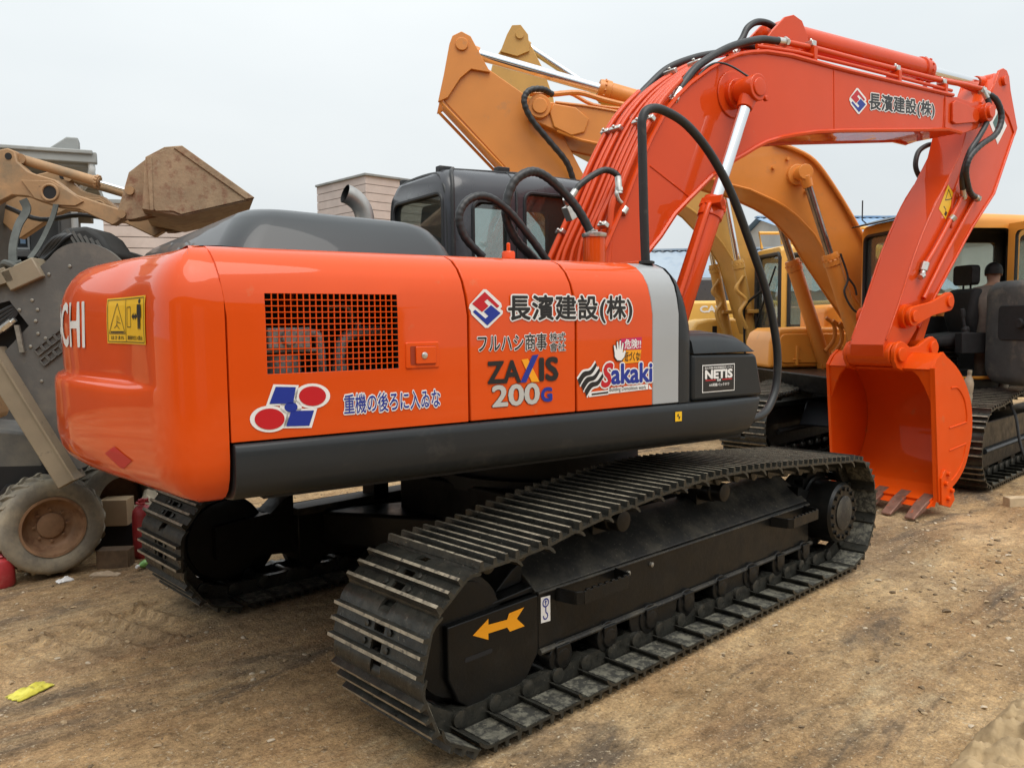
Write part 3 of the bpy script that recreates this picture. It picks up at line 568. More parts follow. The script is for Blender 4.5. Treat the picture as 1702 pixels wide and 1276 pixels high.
# ---- tank filler and deck fittings
mb = MB(); mb.lathe([(.10, -.12), (.062, -.115), (.062, .12)], (-.15, -.72, 2.035), (0, 0, 1), 28); fl = mb.build('filler_neck', 'orange', EX, TU)
mb = MB(); mb.lathe([(.068, 0), (.07, .006), (.07, .02), (.05, .026), (.02, .03), (.02, .04)], (-.15, -.72, 2.155), (0, 0, 1), 28); mb.build('cap', 'fitting', fl, TU)
mb = MB(); mb.lathe([(.075, 0), (.07, .012), (.034, .016), (.034, .055), (.03, .062)], (-.78, -.80, 1.985), (0, 0, 1), 20); mb.lathe([(.010, .06), (.010, .10), (.005, .105)], (-.78, -.80, 1.985), (0, 0, 1), 10); mb.build('breather', 'orange', EX, TU)

# ---- engine hood and exhaust
mb = MB()
plan = lambda y: 0
def hood_ring(z, ins, top):
    x0, x1, y0, y1 = -2.26 + ins * .85, -1.212 - ins * .6, -1.08 + ins * .8, 1.22 - ins * .8
    return [Vector((a, b, z - top * .025 * ((a - x0) / (x1 - x0)))) for a, b in rrect(x0, x1, y0, y1, .14, 6)]
mb.loft([hood_ring(1.975, 0, 0), hood_ring(2.03, .035, 0), hood_ring(2.08, .075, .3), hood_ring(2.12, .11, .6), hood_ring(2.148, .15, .8), hood_ring(2.165, .20, 1), hood_ring(2.172, .27, 1)])
mb.build('engine_hood', 'hood', EX, TU, sharp=60)
mb = MB(); ep = catmull([(-1.115, .2, 2.05), (-1.115, .2, 2.25), (-1.122, .2, 2.33), (-1.15, .2, 2.385), (-1.195, .2, 2.42), (-1.235, .2, 2.435)], 6)
mb.tube(ep, .055, 22, cap=False); mb.tube(ep, .050, 22, 1, cap=False); mb.build('exhaust_pipe', ['exhaust', 'dark'], EX, TU, fix=False)
# ---- cab: rounded shell with cut window openings
def cab_ring(x, y0, y1, z0, z1, r):
    return [Vector((x, a, b)) for a, b in rrect(y0, y1, z0, z1, r, 6, (.03, r, r, .03))]
def make_cab_shell(name, parent, T, x0, x1, y0, y1, z0, z1, mat, wall=.05, r=.11):
    xs = [(0, .045, .06), (.012, .022, .034), (.035, .008, .014), (.07, .001, .004), (.12, 0, 0), (.5, 0, -.02), (.88, 0, 0), (.95, .008, .01), (1, .03, .04)]
    mb = MB(); mb.loft([cab_ring(x0 + (x1 - x0) * t, y0 + i, y1 - i, z0, z1 - d, r) for t, i, d in xs])
    o = mb.build(name, mat, parent, T, sharp=50)
    inner = MB(); inner.loft([cab_ring(x, y0 + wall, y1 - wall, z0 + .04, z1 - wall, r - wall * .6) for x in (x0 + wall, x1 - wall)]); inner.v = [T @ q for q in inner.v]
    return o, inner
cx0, cx1, cy0, cy1, cz0, cz1 = -.47, 1.30, .36, 1.24, 1.22, 2.715
cab, inner = make_cab_shell('cab', EX, TU, cx0, cx1, cy0, cy1, cz0, cz1, 'cabgrey', r=.19)
cuts = [inner]
def wcut(mbf): q = MB(); mbf(q); q.v = [TU @ v for v in q.v]; cuts.append(q)
wcut(lambda q: q.prism(rrect(-.275, -.015, 1.98, 2.478, .06, 5, (.10, .06, .06, .10)), .2, .6))                     # right rear window
wcut(lambda q: q.prism(rrect(.14, 1.2, 1.75, 2.56, .06), .2, .6))                           # right front window
wcut(lambda q: q.prism(rrect(.44, 1.14, 1.95, 2.53, .07), -.7, -.2, axis='x'))               # rear window
wcut(lambda q: q.prism(rrect(.44, 1.16, 1.55, 2.6, .06), 1.1, 1.5, axis='x'))                # windscreen
wcut(lambda q: q.prism(rrect(-.40, .95, 1.75, 2.58, .06), 1.1, 1.5))                           # left side
cut(cab, cuts)
for nm, f in (('side_window', lambda q: q.prism(rrect(-.285, -.005, 1.97, 2.488, .06, 5, (.10, .06, .06, .10)), .374, .380)), ('side_window', lambda q: q.prism(rrect(.13, 1.21, 1.74, 2.57, .06), .374, .380)),
              ('rear_window', lambda q: q.prism(rrect(.43, 1.15, 1.94, 2.54, .07), -.450, -.444, axis='x')), ('windscreen', lambda q: q.prism(rrect(.43, 1.17, 1.54, 2.61, .06), 1.275, 1.281, axis='x')), ('door_window', lambda q: q.prism(rrect(-.41, .96, 1.74, 2.59, .06), 1.219, 1.225))):
    q = MB(); f(q); q.build(nm, 'glass', cab, TU)
# raised seals round the windows, roof rails and lamps
def frame_loop(mb, outline, w, T3, n=6):
    pts = [Vector(T3(a, b)) for a, b in outline]; mb.tube(pts + [pts[0], pts[1]], w, n, cap=False)
mb = MB(); frame_loop(mb, rrect(-.282, -.008, 1.973, 2.485, .06, 5, (.10, .06, .06, .10)), .012, lambda a, b: (a, .356, b)); mb.build('window_seal', 'rubber', cab, TU); mb = MB(); frame_loop(mb, rrect(.132, 1.208, 1.743, 2.568, .06), .012, lambda a, b: (a, .356, b)); mb.build('window_seal', 'rubber', cab, TU); mb = MB(); frame_loop(mb, rrect(.432, 1.148, 1.943, 2.538, .07), .013, lambda a, b: (-.467, a, b))
mb.build('window_seal', 'rubber', cab, TU)
mb = MB(); mb.tube(catmull([(-.435, .352, 1.95), (-.437, .352, 2.45), (-.425, .375, 2.60), (-.40, .43, 2.672), (-.33, .53, 2.712)], 5), .014, 8); mb.tube(catmull([(-.445, .40, 1.95), (-.452, .41, 2.48), (-.45, .46, 2.60), (-.44, .58, 2.672), (-.44, 1.0, 2.672), (-.45, 1.13, 2.61), (-.46, 1.19, 2.48), (-.46, 1.21, 1.95)], 5), .016, 8)
mb.tube([(.065, .353, 1.9), (.065, .357, 2.55), (.065, .40, 2.655), (.065, .48, 2.712), (.065, .55, 2.725)], .008, 8); mb.tube([(-.36, .50, 2.70), (.2, .50, 2.722), (1.1, .50, 2.71)], .010, 8)
mb.build('drip_rail', 'rubber', cab, TU)
for (x, y, z) in ((.06, .53, 2.722), (-.38, .56, 2.692), (-.40, 1.06, 2.672)):
    mb = MB(); mb.box(x - .05, x + .05, y - .03, y + .03, z - .01, z + .035); mb.build('roof_bracket', 'rubber', cab, TU, bevel=.006)
mb = MB(); mb.prism([(-.36, 1.85), (-.30, 1.85), (-.22, 2.25), (-.26, 2.52), (-.34, 2.52), (-.38, 2.2)], .62, .98); mb.prism([(-.30, 1.75), (.25, 1.72), (.28, 1.84), (-.30, 1.88)], .58, 1.02); mb.box(.2, .32, .5, .56, 1.7, 2.0); mb.box(.75, .85, .45, .6, 1.5, 2.05); mb.build('seat', 'seat', cab, TU, bevel=.03, seg=3)

# ---- boom
BC = -.10
bt = [(0.02, 1.78), (0.203, 2.081), (0.386, 2.409), (0.503, 2.638), (0.630, 2.86), (0.758, 3.044), (0.86, 3.15), (0.977, 3.248), (1.15, 3.365), (1.323, 3.46), (1.45, 3.515), (1.575, 3.551), (1.734, 3.582), (2.015, 3.603), (2.518, 3.603), (2.765, 3.606), (4.25, 3.637)]
bb = [(4.40, 3.329), (4.177, 3.332), (2.625, 3.137), (2.30, 3.088), (2.077, 3.042), (1.90, 3.0), (1.747, 2.953), (1.63, 2.90), (1.524, 2.845), (1.412, 2.792), (1.19, 2.662), (0.972, 2.493), (0.839, 2.385), (0.708, 2.234), (0.597, 2.129), (0.25, 1.62), (.05, 1.60)]
mb = MB(); mb.prism(bt + bb, BC - .25, BC + .25); boom = mb.build('boom', 'orange_sky_tint', EX, TU, bevel=.006, sharp=30)
# side plate lips that stand proud of top and bottom plate, weld seams
lip = [Vector((a, 0, b)) for a, b in bt[1:]]; lipb = [Vector((a, 0, b)) for a, b in bb[:-2]]
for sgn in (-1, 1):
    for pth in (lip, lipb):
        mb = MB(); mb.tube([Vector((q.x, BC + sgn * .256, q.z)) for q in pth], .016, 6); mb.build('flange', 'orange_sky_tint', boom, TU)
mb = MB(); mb.tube([(2.53, BC - .2505, 3.60), (2.55, BC - .2505, 3.14)], .005, 6); mb.build('weld_seam', 'orange_sky_tint', boom, TU); mb = MB(); mb.tube([(.62, BC - .2505, 2.68), (1.0, BC - .2505, 2.50)], .005, 6); mb.build('weld_seam', 'orange_sky_tint', boom, TU); mb = MB(); mb.tube([(4.13, BC - .2505, 3.64), (4.11, BC - .2505, 3.34)], .006, 6); mb.build('weld_seam', 'orange_sky_tint', boom, TU)
# tip fork
tipp = [(4.12, 3.34), (4.12, 3.60), (4.30, 3.63), (4.55, 3.615), (4.66, 3.645), (4.76, 3.645), (4.83, 3.60), (4.85, 3.53), (4.82, 3.46), (4.74, 3.42), (4.40, 3.318)]
for sgn in (-1, 1):
    mb = MB(); a, b = BC + sgn * .245, BC + sgn * .262; mb.prism(tipp, min(a, b), max(a, b)); mb.prism([(4.20, 3.40), (4.20, 3.56), (4.25, 3.59), (4.62, 3.565), (4.70, 3.50), (4.62, 3.445), (4.26, 3.385)], min(b, b + sgn * .022), max(b, b + sgn * .022)); tp = mb.build('tip_plate', 'orange_sky_tint', boom, TU, bevel=.006)
    mb = MB(); mb.cyl((4.735, BC + sgn * .25, 3.54), (4.735, BC + sgn * .335, 3.54), .085, 28); mb.cyl((4.735, BC + sgn * .33, 3.54), (4.735, BC + sgn * .36, 3.54), .055, 20); mb.build('pin_boss', 'orange_sky_tint', tp, TU, bevel=.006)
# boom cylinder bosses through the boom, arm cylinder bracket
mb = MB(); mb.cyl((1.40, BC - .47, 3.235), (1.40, BC + .47, 3.235), .072, 28); mb.cyl((1.40, BC - .30, 3.235), (1.40, BC + .30, 3.235), .10, 28, 0); mb.cyl((1.40, BC - .262, 3.235), (1.40, BC - .25, 3.235), .16, 32); mb.build('cylinder_boss', 'orange_sky_tint', boom, TU, bevel=.006)
for y in (BC - .12, BC + .10):
    mb = MB(); mb.prism([(1.75, 3.58), (1.95, 3.80), (2.10, 3.93), (2.20, 3.965), (2.30, 3.94), (2.36, 3.86), (2.42, 3.72), (2.50, 3.60)], y - .012, y + .012); mb.build('cylinder_bracket', 'orange_sky_tint', boom, TU, bevel=.005)
# company name on the boom
bf = lambda a, b, l=0: (a, BC - .2535 - l, b)
def bq(c):
    (ax, az), (bx_, bz), (cx, cz), (dx, dz) = c
    return lambda a, b, l=0.0: bf((ax * (1 - a) + bx_ * a) * (1 - b) + (dx * (1 - a) + cx * a) * b, (az * (1 - a) + bz * a) * (1 - b) + (dz * (1 - a) + cz * a) * b, l)
mb = MB(); company_logo(mb, bq([(2.752, 3.295), (2.96, 3.311), (2.945, 3.496), (2.735, 3.476)])); lettering(mb, '長濱建設(株)', (0, 0.04, 1, .96), bq([(3.0, 3.325), (3.955, 3.392), (3.955, 3.545), (2.993, 3.487)]), 3, .028, outline=.055, om=0, space=1.04)
mb.build('lettering', ['white', 'red', 'blue', 'ink'], boom, TU, fix=False, label='black company name and red and blue logo on the boom')

# ---- cylinders
def cylinder(name, a, b, split, rb, rr, mat, parent, T, eye=None, headl=.14, wide=None, rodmat='chrome'):
    """barrel from a to the split fraction, rod from there to b, with a gland head and eyes at both ends"""
    a, b = Vector(a), Vector(b); d = (b - a).normalized(); s_ = a.lerp(b, split); mb = MB(); L_ = (s_ - a).length
    mb.lathe([(rb * .8, -.02), (rb, 0), (rb, L_ - headl), (rb * 1.13, L_ - headl + .005), (rb * 1.13, L_ - headl * .55), (rb * 1.06, L_ - headl * .5), (rb * 1.06, L_ - .03), (rb * 1.0, L_), (rr * 1.05, L_)], a, d, 28)
    n = 12
    u = d.orthogonal().normalized(); w = d.cross(u)
    for k in range(n):
        q = s_ - d * (headl * .52) + (u * math.cos(k * 2 * math.pi / n) + w * math.sin(k * 2 * math.pi / n)) * rb * 1.1; mb.cyl(q, q + d * .02, .011, 6)
    ex = Vector(eye or (0, 1, 0)); we = wide or rb * 1.3; mb.cyl(a - ex * we, a + ex * we, rb * 1.02, 22)
    o = mb.build(name, mat, parent, T, sharp=40)
    mb = MB(); mb.cyl(s_ - d * .02, b - d * rb * .9, rr, 22); mb.build('rod', rodmat, o, T)
    mb = MB(); mb.cyl(b - ex * we, b + ex * we, rb * .98, 24); mb.cyl(b - d * rb * 2.0, b - d * rb * .5, rr * 1.25, 20, 0, rr * 1.5); mb.build('rod_eye', mat, o, T, bevel=.005)
    return o
for sgn in (-1, 1):
    yc = BC + sgn * .40
    c = cylinder('boom_cylinder', (.54, yc, 1.30), (1.40, yc, 3.235), .61, .073, .042, 'orange_sky_tint', EX, TU, wide=.06)
    mb = MB(); dd = Vector((.86, 0, 1.935)).normalized(); st = Vector((.54, yc, 1.30)); off = Vector((-.9, 0, .4)).normalized() * .085 + Vector((0, -.05, 0))
    mb.tube(catmull([st + dd * .35 + off, st + dd * .8 + off, st + dd * 1.15 + off, st + dd * 1.22 + off * .8, st + dd * 1.25 + off * .4], 5), .018, 10); mb.obox(st + dd * 1.24, dd * .03, off.normalized() * .09, Vector((0, .09, 0))); mb.build('oil_pipe', 'orange_sky_tint', c, TU, bevel=.004)
    mb = MB(); mb.cyl((1.40, yc - .075 * 1, 3.235), (1.40, yc + .075, 3.235), .088, 28); mb.lathe([(.06, 0), (.06, .012), (.045, .014)], (1.40, yc + sgn * .072, 3.235), (0, sgn, 0), 20); mb.cyl((1.47, yc + sgn * .06, 3.17), (1.47, yc + sgn * .085, 3.17), .02, 8); mb.build('pin_cap', 'orange_sky_tint', c, TU, bevel=.005)
arm_cyl = cylinder('arm_cylinder', (2.22, BC, 3.865), (5.30, BC, 3.94), .665, .092, .052, 'orange_sky_tint', EX, TU, wide=.1)

# ---- arm
ap = [(5.25, 4.01), (5.30, 4.03), (5.354, 4.02), (5.40, 3.98), (5.45, 3.87), (5.593, 3.536), (5.212, 2.877), (4.817, 2.528), (4.366, 2.047), (3.95, 1.60), (3.68, 1.33), (3.60, 1.27), (3.50, 1.28), (3.44, 1.36), (3.43, 1.46), (3.645, 1.825), (3.895, 2.295), (4.178, 2.707), (4.352, 2.896), (4.60, 3.20), (4.68, 3.40), (4.72, 3.50), (4.85, 3.63), (5.10, 3.83)]
mb = MB(); mb.prism(ap, BC - .16, BC + .16); arm = mb.build('arm', 'orange_sky_tint', EX, TU, bevel=.006, sharp=30)
for sgn in (-1, 1):
    mb = MB(); mb.prism([(5.23, 4.03), (5.30, 4.06), (5.37, 4.05), (5.42, 4.0), (5.46, 3.87), (5.62, 3.536), (5.58, 3.46), (5.44, 3.62), (5.30, 3.70), (5.10, 3.80)], BC + sgn * .16 - .012, BC + sgn * .16 + .012)
    mb.tube([(5.58, BC + sgn * .165, 3.50), (5.212, BC + sgn * .165, 2.87), (4.817, BC + sgn * .165, 2.52), (3.95, BC + sgn * .165, 1.60)], .014, 6)
    mb.tube(catmull([(3.46, BC + sgn * .163, 1.50), (3.65, BC + sgn * .163, 1.83), (3.90, BC + sgn * .163, 2.30), (4.19, BC + sgn * .163, 2.71), (4.40, BC + sgn * .163, 2.93)], 3), .010, 6)
    mb.cyl((5.31, BC + sgn * .17, 3.94), (5.31, BC + sgn * .20, 3.94), .045, 20)
    mb.tube(catmull([(4.46, BC + sgn * .163, 2.50), (4.46, BC + sgn * .163, 2.75), (4.60, BC + sgn * .163, 3.0), (4.72, BC + sgn * .163, 3.10)], 4), .012, 6)
    mb.build('reinforcing_plate', 'orange_sky_tint', arm, TU, bevel=.004)
mb = MB(); mb.cyl((3.545, BC - .20, 1.375), (3.545, BC + .20, 1.375), .105, 32); mb.build('end_boss', 'bucket', arm, TU, bevel=.006)
af = lambda a, b, l=0: (a, BC - .1625 - l, b)
mb = MB(); flat(mb, [(4.386, 2.887), (4.500, 2.800), (4.360, 2.575), (4.240, 2.662)], af, 0)
lines(mb, [((4.395, 2.845), (4.455, 2.765)), ((4.455, 2.765), (4.345, 2.745)), ((4.345, 2.745), (4.395, 2.845)), ((4.32, 2.69), (4.36, 2.66)), ((4.36, 2.66), (4.35, 2.63))], af, .004, 1, 1, .001); flat(mb, [(4.33, 2.62), (4.36, 2.60), (4.385, 2.635), (4.36, 2.65)], af, 1, .001)
mb.build('warning_label', ['yellow', 'ink'], arm, TU, fix=False)
mb = MB(); flat(mb, [(5.08, 3.534), (5.236, 3.705), (5.425, 3.536), (5.259, 3.34)], af, 1); flat(mb, [(5.15, 3.534), (5.236, 3.63), (5.33, 3.54), (5.255, 3.42)], af, 0, .001); mb.build('arm_decal', ['green', 'white'], arm, TU, fix=False)
# pipes and fittings on the arm
mb = MB(); mb.tube(catmull([(4.56, BC - .19, 2.79), (4.50, BC - .19, 2.70), (4.20, BC - .19, 2.36), (3.99, BC - .19, 2.15)], 4), .022, 12); mb.build('oil_pipe', 'orange_sky_tint', arm, TU); mb = MB(); mb.tube([(4.80, BC - .18, 2.76), (4.75, BC - .18, 2.70), (4.35, BC - .18, 2.27), (4.0, BC - .18, 1.86)], .020, 12); mb.build('oil_pipe', 'orange_sky_tint', arm, TU)
mb = MB(); mb.cyl((4.0, BC - .19, 2.17), (3.965, BC - .19, 2.10), .034, 8); mb.cyl((3.965, BC - .19, 2.10), (3.945, BC - .19, 2.06), .024, 12); mb.cyl((3.945, BC - .20, 2.06), (3.90, BC - .20, 2.04), .027, 8); mb.build('pipe_fitting', 'fitting', arm, TU); mb = MB(); mb.cyl((4.40, BC - .19, 2.57), (4.42, BC - .21, 2.60), .032, 10); mb.build('pipe_fitting', 'fitting', arm, TU)
bucket_cyl = cylinder('bucket_cylinder', (5.22, BC, 3.36), (4.30, BC, 1.83), .70, .07, .042, 'orange_sky_tint', EX, TU, wide=.08)
# linkage
def linkplate(name, a, b, r1, r2, ys, th, mat, parent):
    for y in ys:
        a_, b_ = Vector((a[0], a[1])), Vector((b[0], b[1])); d = (b_ - a_).normalized(); ang = math.atan2(d.y, d.x); out = []
        for k in range(9): w = ang + math.pi / 2 + math.pi * k / 8; out.append((a_.x + r1 * math.cos(w), a_.y + r1 * math.sin(w)))
        m_ = (a_ + b_) / 2; nn = Vector((-d.y, d.x)); out.append(tuple(m_ - nn * min(r1, r2) * .72))
        for k in range(9): w = ang - math.pi / 2 + math.pi * k / 8; out.append((b_.x + r2 * math.cos(w), b_.y + r2 * math.sin(w)))
        out.append(tuple(m_ + nn * min(r1, r2) * .72))
        mb = MB(); mb.prism(out, y - th / 2, y + th / 2)
        sg = -1 if y < BC else 1
        for q, r in ((a_, r1), (b_, r2)): mb.cyl((q.x, y, q.y), (q.x, y + sg * (th / 2 + .018), q.y), r * .6, 20)
        mb.build(name, mat, parent, TU, bevel=.005)
linkplate('bucket_link', (3.735, 1.70), (4.30, 1.83), .085, .085, (BC - .235, BC + .235), .035, 'bucket', EX)
mb = MB(); mb.cyl((3.735, BC - .23, 1.70), (3.735, BC + .23, 1.70), .075, 24); mb.cyl((3.735, BC - .205, 1.70), (3.735, BC - .16, 1.70), .105, 24); mb.build('link_pin', 'bucket', EX, TU); mb = MB(); mb.cyl((4.30, BC - .22, 1.83), (4.30, BC + .22, 1.83), .06, 20); mb.build('link_pin', 'bucket', EX, TU)
mb = MB(); mb.prism([(4.24, 1.80), (4.36, 1.85), (4.14, 1.44), (4.06, 1.36), (3.97, 1.40)], BC - .10, BC + .10); mb.cyl((4.05, BC - .2, 1.42), (4.05, BC + .2, 1.42), .07, 20); mb.build('push_link', 'bucket', EX, TU, bevel=.01)

# ---- bucket
BY0, BY1 = -.60, .385
back = catmull([(3.72, 0, 1.385), (3.93, 0, 1.27), (4.083, 0, 1.13), (4.195, 0, .95), (4.232, 0, .76), (4.215, 0, .58), (4.13, 0, .38), (4.0, 0, .262), (3.86, 0, .195), (3.72, 0, .14), (3.655, 0, .115)], 4)
bk = [(q.x, q.z) for q in back]
mb = MB()
n = len(bk); inn = []
for i, (a, b) in enumerate(bk):
    t = Vector((bk[min(i + 1, n - 1)][0] - bk[max(i - 1, 0)][0], bk[min(i + 1, n - 1)][1] - bk[max(i - 1, 0)][1])).normalized(); inn.append((a + t.y * .022, b - t.x * .022))
mb.prism(bk + inn[::-1], BY0 + .02, BY1 - .02); bucket = mb.build('bucket', 'bucket', EX, TU, sharp=40)
bside = [(3.576, 1.267), (3.640, 1.345), (3.728, 1.398)] + [(a + .012, b) for a, b in bk[1:-1]] + [(3.665, .085), (3.690, .14)]
for y, nm in ((BY0, 'side_plate'), (BY1, 'side_plate')):
    mb = MB(); mb.prism(bside, y - .014, y + .014); sp = mb.build(nm, 'bucket', bucket, TU, bevel=.003)
    if y < 0:
        mb = MB()
        mb.prism([(3.572, 1.268), (3.622, 1.268), (3.742, .16), (3.70, .12)], y - .030, y - .0141)
        mb.tube(catmull([(3.87, y - .015, 1.09), (3.98, y - .015, 1.08), (4.09, y - .015, .98), (4.14, y - .015, .85), (4.145, y - .015, .78)], 4), .008, 6); mb.tube([(3.86, y - .015, .745), (4.15, y - .015, .775)], .007, 6); mb.tube([(3.87, y - .015, .55), (4.14, y - .015, .585)], .006, 6); mb.tube(catmull([(4.14, y - .015, .57), (4.10, y - .015, .44), (4.0, y - .015, .33), (3.85, y - .015, .25)], 4), .007, 6)
        mb.build('wear_strip', 'bucket', sp, TU)
        mb = MB(); mb.prism([(3.70, .33), (3.76, .40), (3.84, .36), (3.93, .12), (3.86, .06), (3.72, .10)], y - .045, y - .0142)
        for (a, b) in ((3.795, .36), (3.765, .28), (3.86, .21), (3.81, .145)): mb.cyl((a, y - .07, b), (a, y - .04, b), .020, 8)
        mb.build('side_cutter', 'bucket', sp, TU, bevel=.004)
mb = MB(); mb.box(3.60, 3.68, BY0 + .014, BY1 - .014, 1.235, 1.268); mb.prism([(3.578, 1.255), (3.655, 1.345), (3.735, 1.392), (3.745, 1.365), (3.67, 1.30), (3.60, 1.24)], BY0 + .014, BY1 - .014); 
for y, s2 in ((BY0 + .014, 1), (BY1 - .014, -1)): mb.add([(3.59, y, 1.245), (3.59, y + s2 * .17, 1.245), (3.60, y + s2 * .11, 1.19), (3.61, y + s2 * .06, 1.10), (3.625, y, .95), (3.62, y, 1.245), (3.62, y + s2 * .17, 1.245), (3.63, y + s2 * .11, 1.19), (3.64, y + s2 * .06, 1.10), (3.655, y, .95)], [(0, 1, 2, 3, 4), (9, 8, 7, 6, 5), (0, 5, 6, 1), (1, 6, 7, 2), (2, 7, 8, 3), (3, 8, 9, 4)])
mb.build('top_lip', 'bucket', bucket, TU, bevel=.004)
mb = MB(); mb.prism([(3.86, .205), (3.66, .085), (3.60, .078), (3.64, .105), (3.86, .235)], BY0 + .01, BY1 - .01); mb.build('cutting_edge', 'bucket', bucket, TU)
for y in (BC - .225, BC + .225):
    mb = MB(); sg = -1 if y < BC else 1
    out = [(3.46, 1.42), (3.50, 1.47), (3.56, 1.49), (3.62, 1.47), (3.70, 1.43), (3.82, 1.44), (3.96, 1.50), (4.05, 1.52), (4.12, 1.49), (4.15, 1.42), (4.12, 1.34), (4.02, 1.20), (3.75, 1.30), (3.62, 1.22), (3.50, 1.26), (3.455, 1.33)]
    mb.prism(out, y - .02, y + .02)
    for q in ((3.545, 1.375), (4.05, 1.42)): mb.cyl((q[0], y, q[1]), (q[0], y + sg * .045, q[1]), .062, 24)
    mb.build('hinge_ear', 'bucket', bucket, TU, bevel=.006)
for i in range(5):
    y = BY0 + .075 + i * (BY1 - BY0 - .15) / 4
    mb = MB(); mb.add([(3.75, y - .055, .115), (3.75, y + .055, .115), (3.75, y + .055, .175), (3.75, y - .055, .175), (3.60, y - .05, .055), (3.60, y + .05, .055), (3.60, y + .05, .118), (3.60, y - .05, .118), (3.43, y - .043, -.005), (3.43, y + .043, -.005), (3.43, y + .043, .014), (3.43, y - .043, .014)],
                       [(0, 1, 2, 3), (0, 4, 5, 1), (1, 5, 6, 2), (2, 6, 7, 3), (3, 7, 4, 0), (4, 8, 9, 5), (5, 9, 10, 6), (6, 10, 11, 7), (7, 11, 8, 4), (8, 11, 10, 9)])
    mb.build('tooth', 'tooth', bucket, TU, bevel=.006)

# ---- pipes, hoses and clamps up the boom
def hose(pts, r=.024, mat='hose', parent=None, name='hose', n=12, rib=0.0, T=None, seg=10, ends=True):
    mb = MB(); pth = catmull(pts, seg if not rib else 14); mb.tube(pth, r, n, rib=rib)
    o = mb.build(name, mat, parent or EX, T or TU, sharp=80)
    if ends:
        for a, b in ((pth[0], pth[3]), (pth[-1], pth[-4])):
            mb = MB(); d = (Vector(b) - Vector(a)).normalized(); a = Vector(a); mb.cyl(a - d * .05, a + d * .06, r * 1.08, 12); mb.cyl(a - d * .035, a - d * .012, r * 1.4, 6)
            mb.build('hose_end', 'fitting', o, T or TU)
    return o
def boom_top(x):                                   # height of the boom's upper plate
    for (a, b), (c, d) in zip(bt, bt[1:]):
        if a <= x <= c: return b + (d - b) * (x - a) / (c - a)
    return bt[-1][1]
def boom_path(x0, x1, y, h, n=14, y1=None):
    out = []
    for i in range(n + 1):
        x = x0 + (x1 - x0) * i / n; z = boom_top(x); z2 = boom_top(x + .01); s_ = (z2 - z) / .01; nn = Vector((-s_, 0, 1)).normalized()
        out.append(Vector((x, y + ((y1 or y) - y) * i / n, z)) + nn * h)
    return out
pipes = [(-.330, .055, .30, .95, .021), (-.255, .045, .24, 1.5, .017), (-.205, .045, .22, 1.5, .017), (-.15, .04, .20, 1.55, .014), (-.09, .04, .18, 1.5, .014), (-.02, .045, .17, 1.5, .017), (.035, .045, .16, 1.45, .017), (.105, .055, .14, .98, .021)]
for i, (y, h, x0, x1, r) in enumerate(pipes):
    low = [Vector((x0 - .10, y - .03, 1.93)), Vector((x0 - .03, y - .01, 2.02))]
    mb = MB(); mb.tube(catmull(low + boom_path(x0 + .06, x1, y, h, 10), 3), r, 10); mb.build('boom_pipe', 'orange_sky_tint', boom, TU)
for x, ysets in ((.30, (-.330, .105)), (.69, (-.330, -.23, -.0, .105)), (1.18, (-.23, .0))):
    for y in ysets:
        q = boom_path(x, x + .03, y, .05, 1); d = (q[1] - q[0]).normalized(); nn = Vector((-d.z, 0, d.x)); w = .036 if abs(y) > .1 and y != -.23 else .055
        mb = MB(); mb.obox(q[0] + nn * .012, d * .016, Vector((0, w, 0)), nn * .020); mb.cyl(q[0] + nn * .02, q[0] + nn * .048, .012, 6); mb.build('pipe_clamp', 'fitting', boom, TU, bevel=.005)
hose([(.87, -.33, 3.155), (.96, -.33, 3.27), (1.107, -.32, 3.40), (1.402, -.31, 3.565), (1.715, -.30, 3.675), (1.88, -.30, 3.70), (1.99, -.30, 3.71)], .027, parent=boom)
hose([(.84, .105, 3.14), (.92, .105, 3.24), (1.046, .10, 3.36), (1.223, .10, 3.50), (1.468, .10, 3.61), (1.70, .08, 3.68), (2.0, .06, 3.74)], .027, parent=boom)
hose([(1.70, -.10, 3.66), (1.78, -.10, 3.75), (1.84, -.10, 3.84), (1.94, -.10, 3.90), (2.059, -.10, 3.915), (2.18, -.10, 3.895), (2.30, -.10, 3.89)], .025, parent=boom)
hose([(1.72, -.02, 3.64), (1.85, -.02, 3.73), (2.05, -.02, 3.755), (2.25, -.02, 3.76)], .02, parent=boom, ends=False)
hose([(1.05, -.36, 3.31), (1.15, -.36, 3.39), (1.25, -.37, 3.42), (1.32, -.42, 3.39), (1.385, -.50, 3.315)], .007, parent=boom, ends=False, n=6)
mb = MB(); mb.tube([(1.99, -.30, 3.71), (2.3, -.31, 3.72), (2.867, -.31, 3.728), (4.107, -.31, 3.755), (4.5, -.33, 3.77), (4.75, -.36, 3.76)], .022, 12); mb.build('boom_pipe', 'orange_sky_tint', boom, TU); mb = MB(); mb.tube(catmull([(2.0, -.05, 3.72), (2.5, -.05, 3.70), (4.1, -.05, 3.74), (4.3, -.12, 3.83), (4.5, -.22, 3.82), (4.72, -.33, 3.74)], 5), .02, 12); mb.build('boom_pipe', 'orange_sky_tint', boom, TU)
mb = MB(); mb.tube([(1.65, -.34, 3.61), (2.11, -.34, 3.645), (2.78, -.34, 3.66), (4.25, -.34, 3.68)], .014, 10); mb.build('boom_pipe', 'orange_sky_tint', boom, TU)
for x in (2.30, 3.42, 4.14):
    mb = MB(); mb.box(x - .02, x + .02, -.36, -.24, 3.62, 3.72, 0); mb.build('pipe_bracket', 'orange_sky_tint', boom, TU, bevel=.004)
    mb = MB(); mb.box(x - .026, x + .026, -.345, -.275, 3.722, 3.765); mb.cyl((x, -.31, 3.76), (x, -.31, 3.785), .012, 6); mb.build('pipe_clamp', 'fitting', boom, TU, bevel=.006)
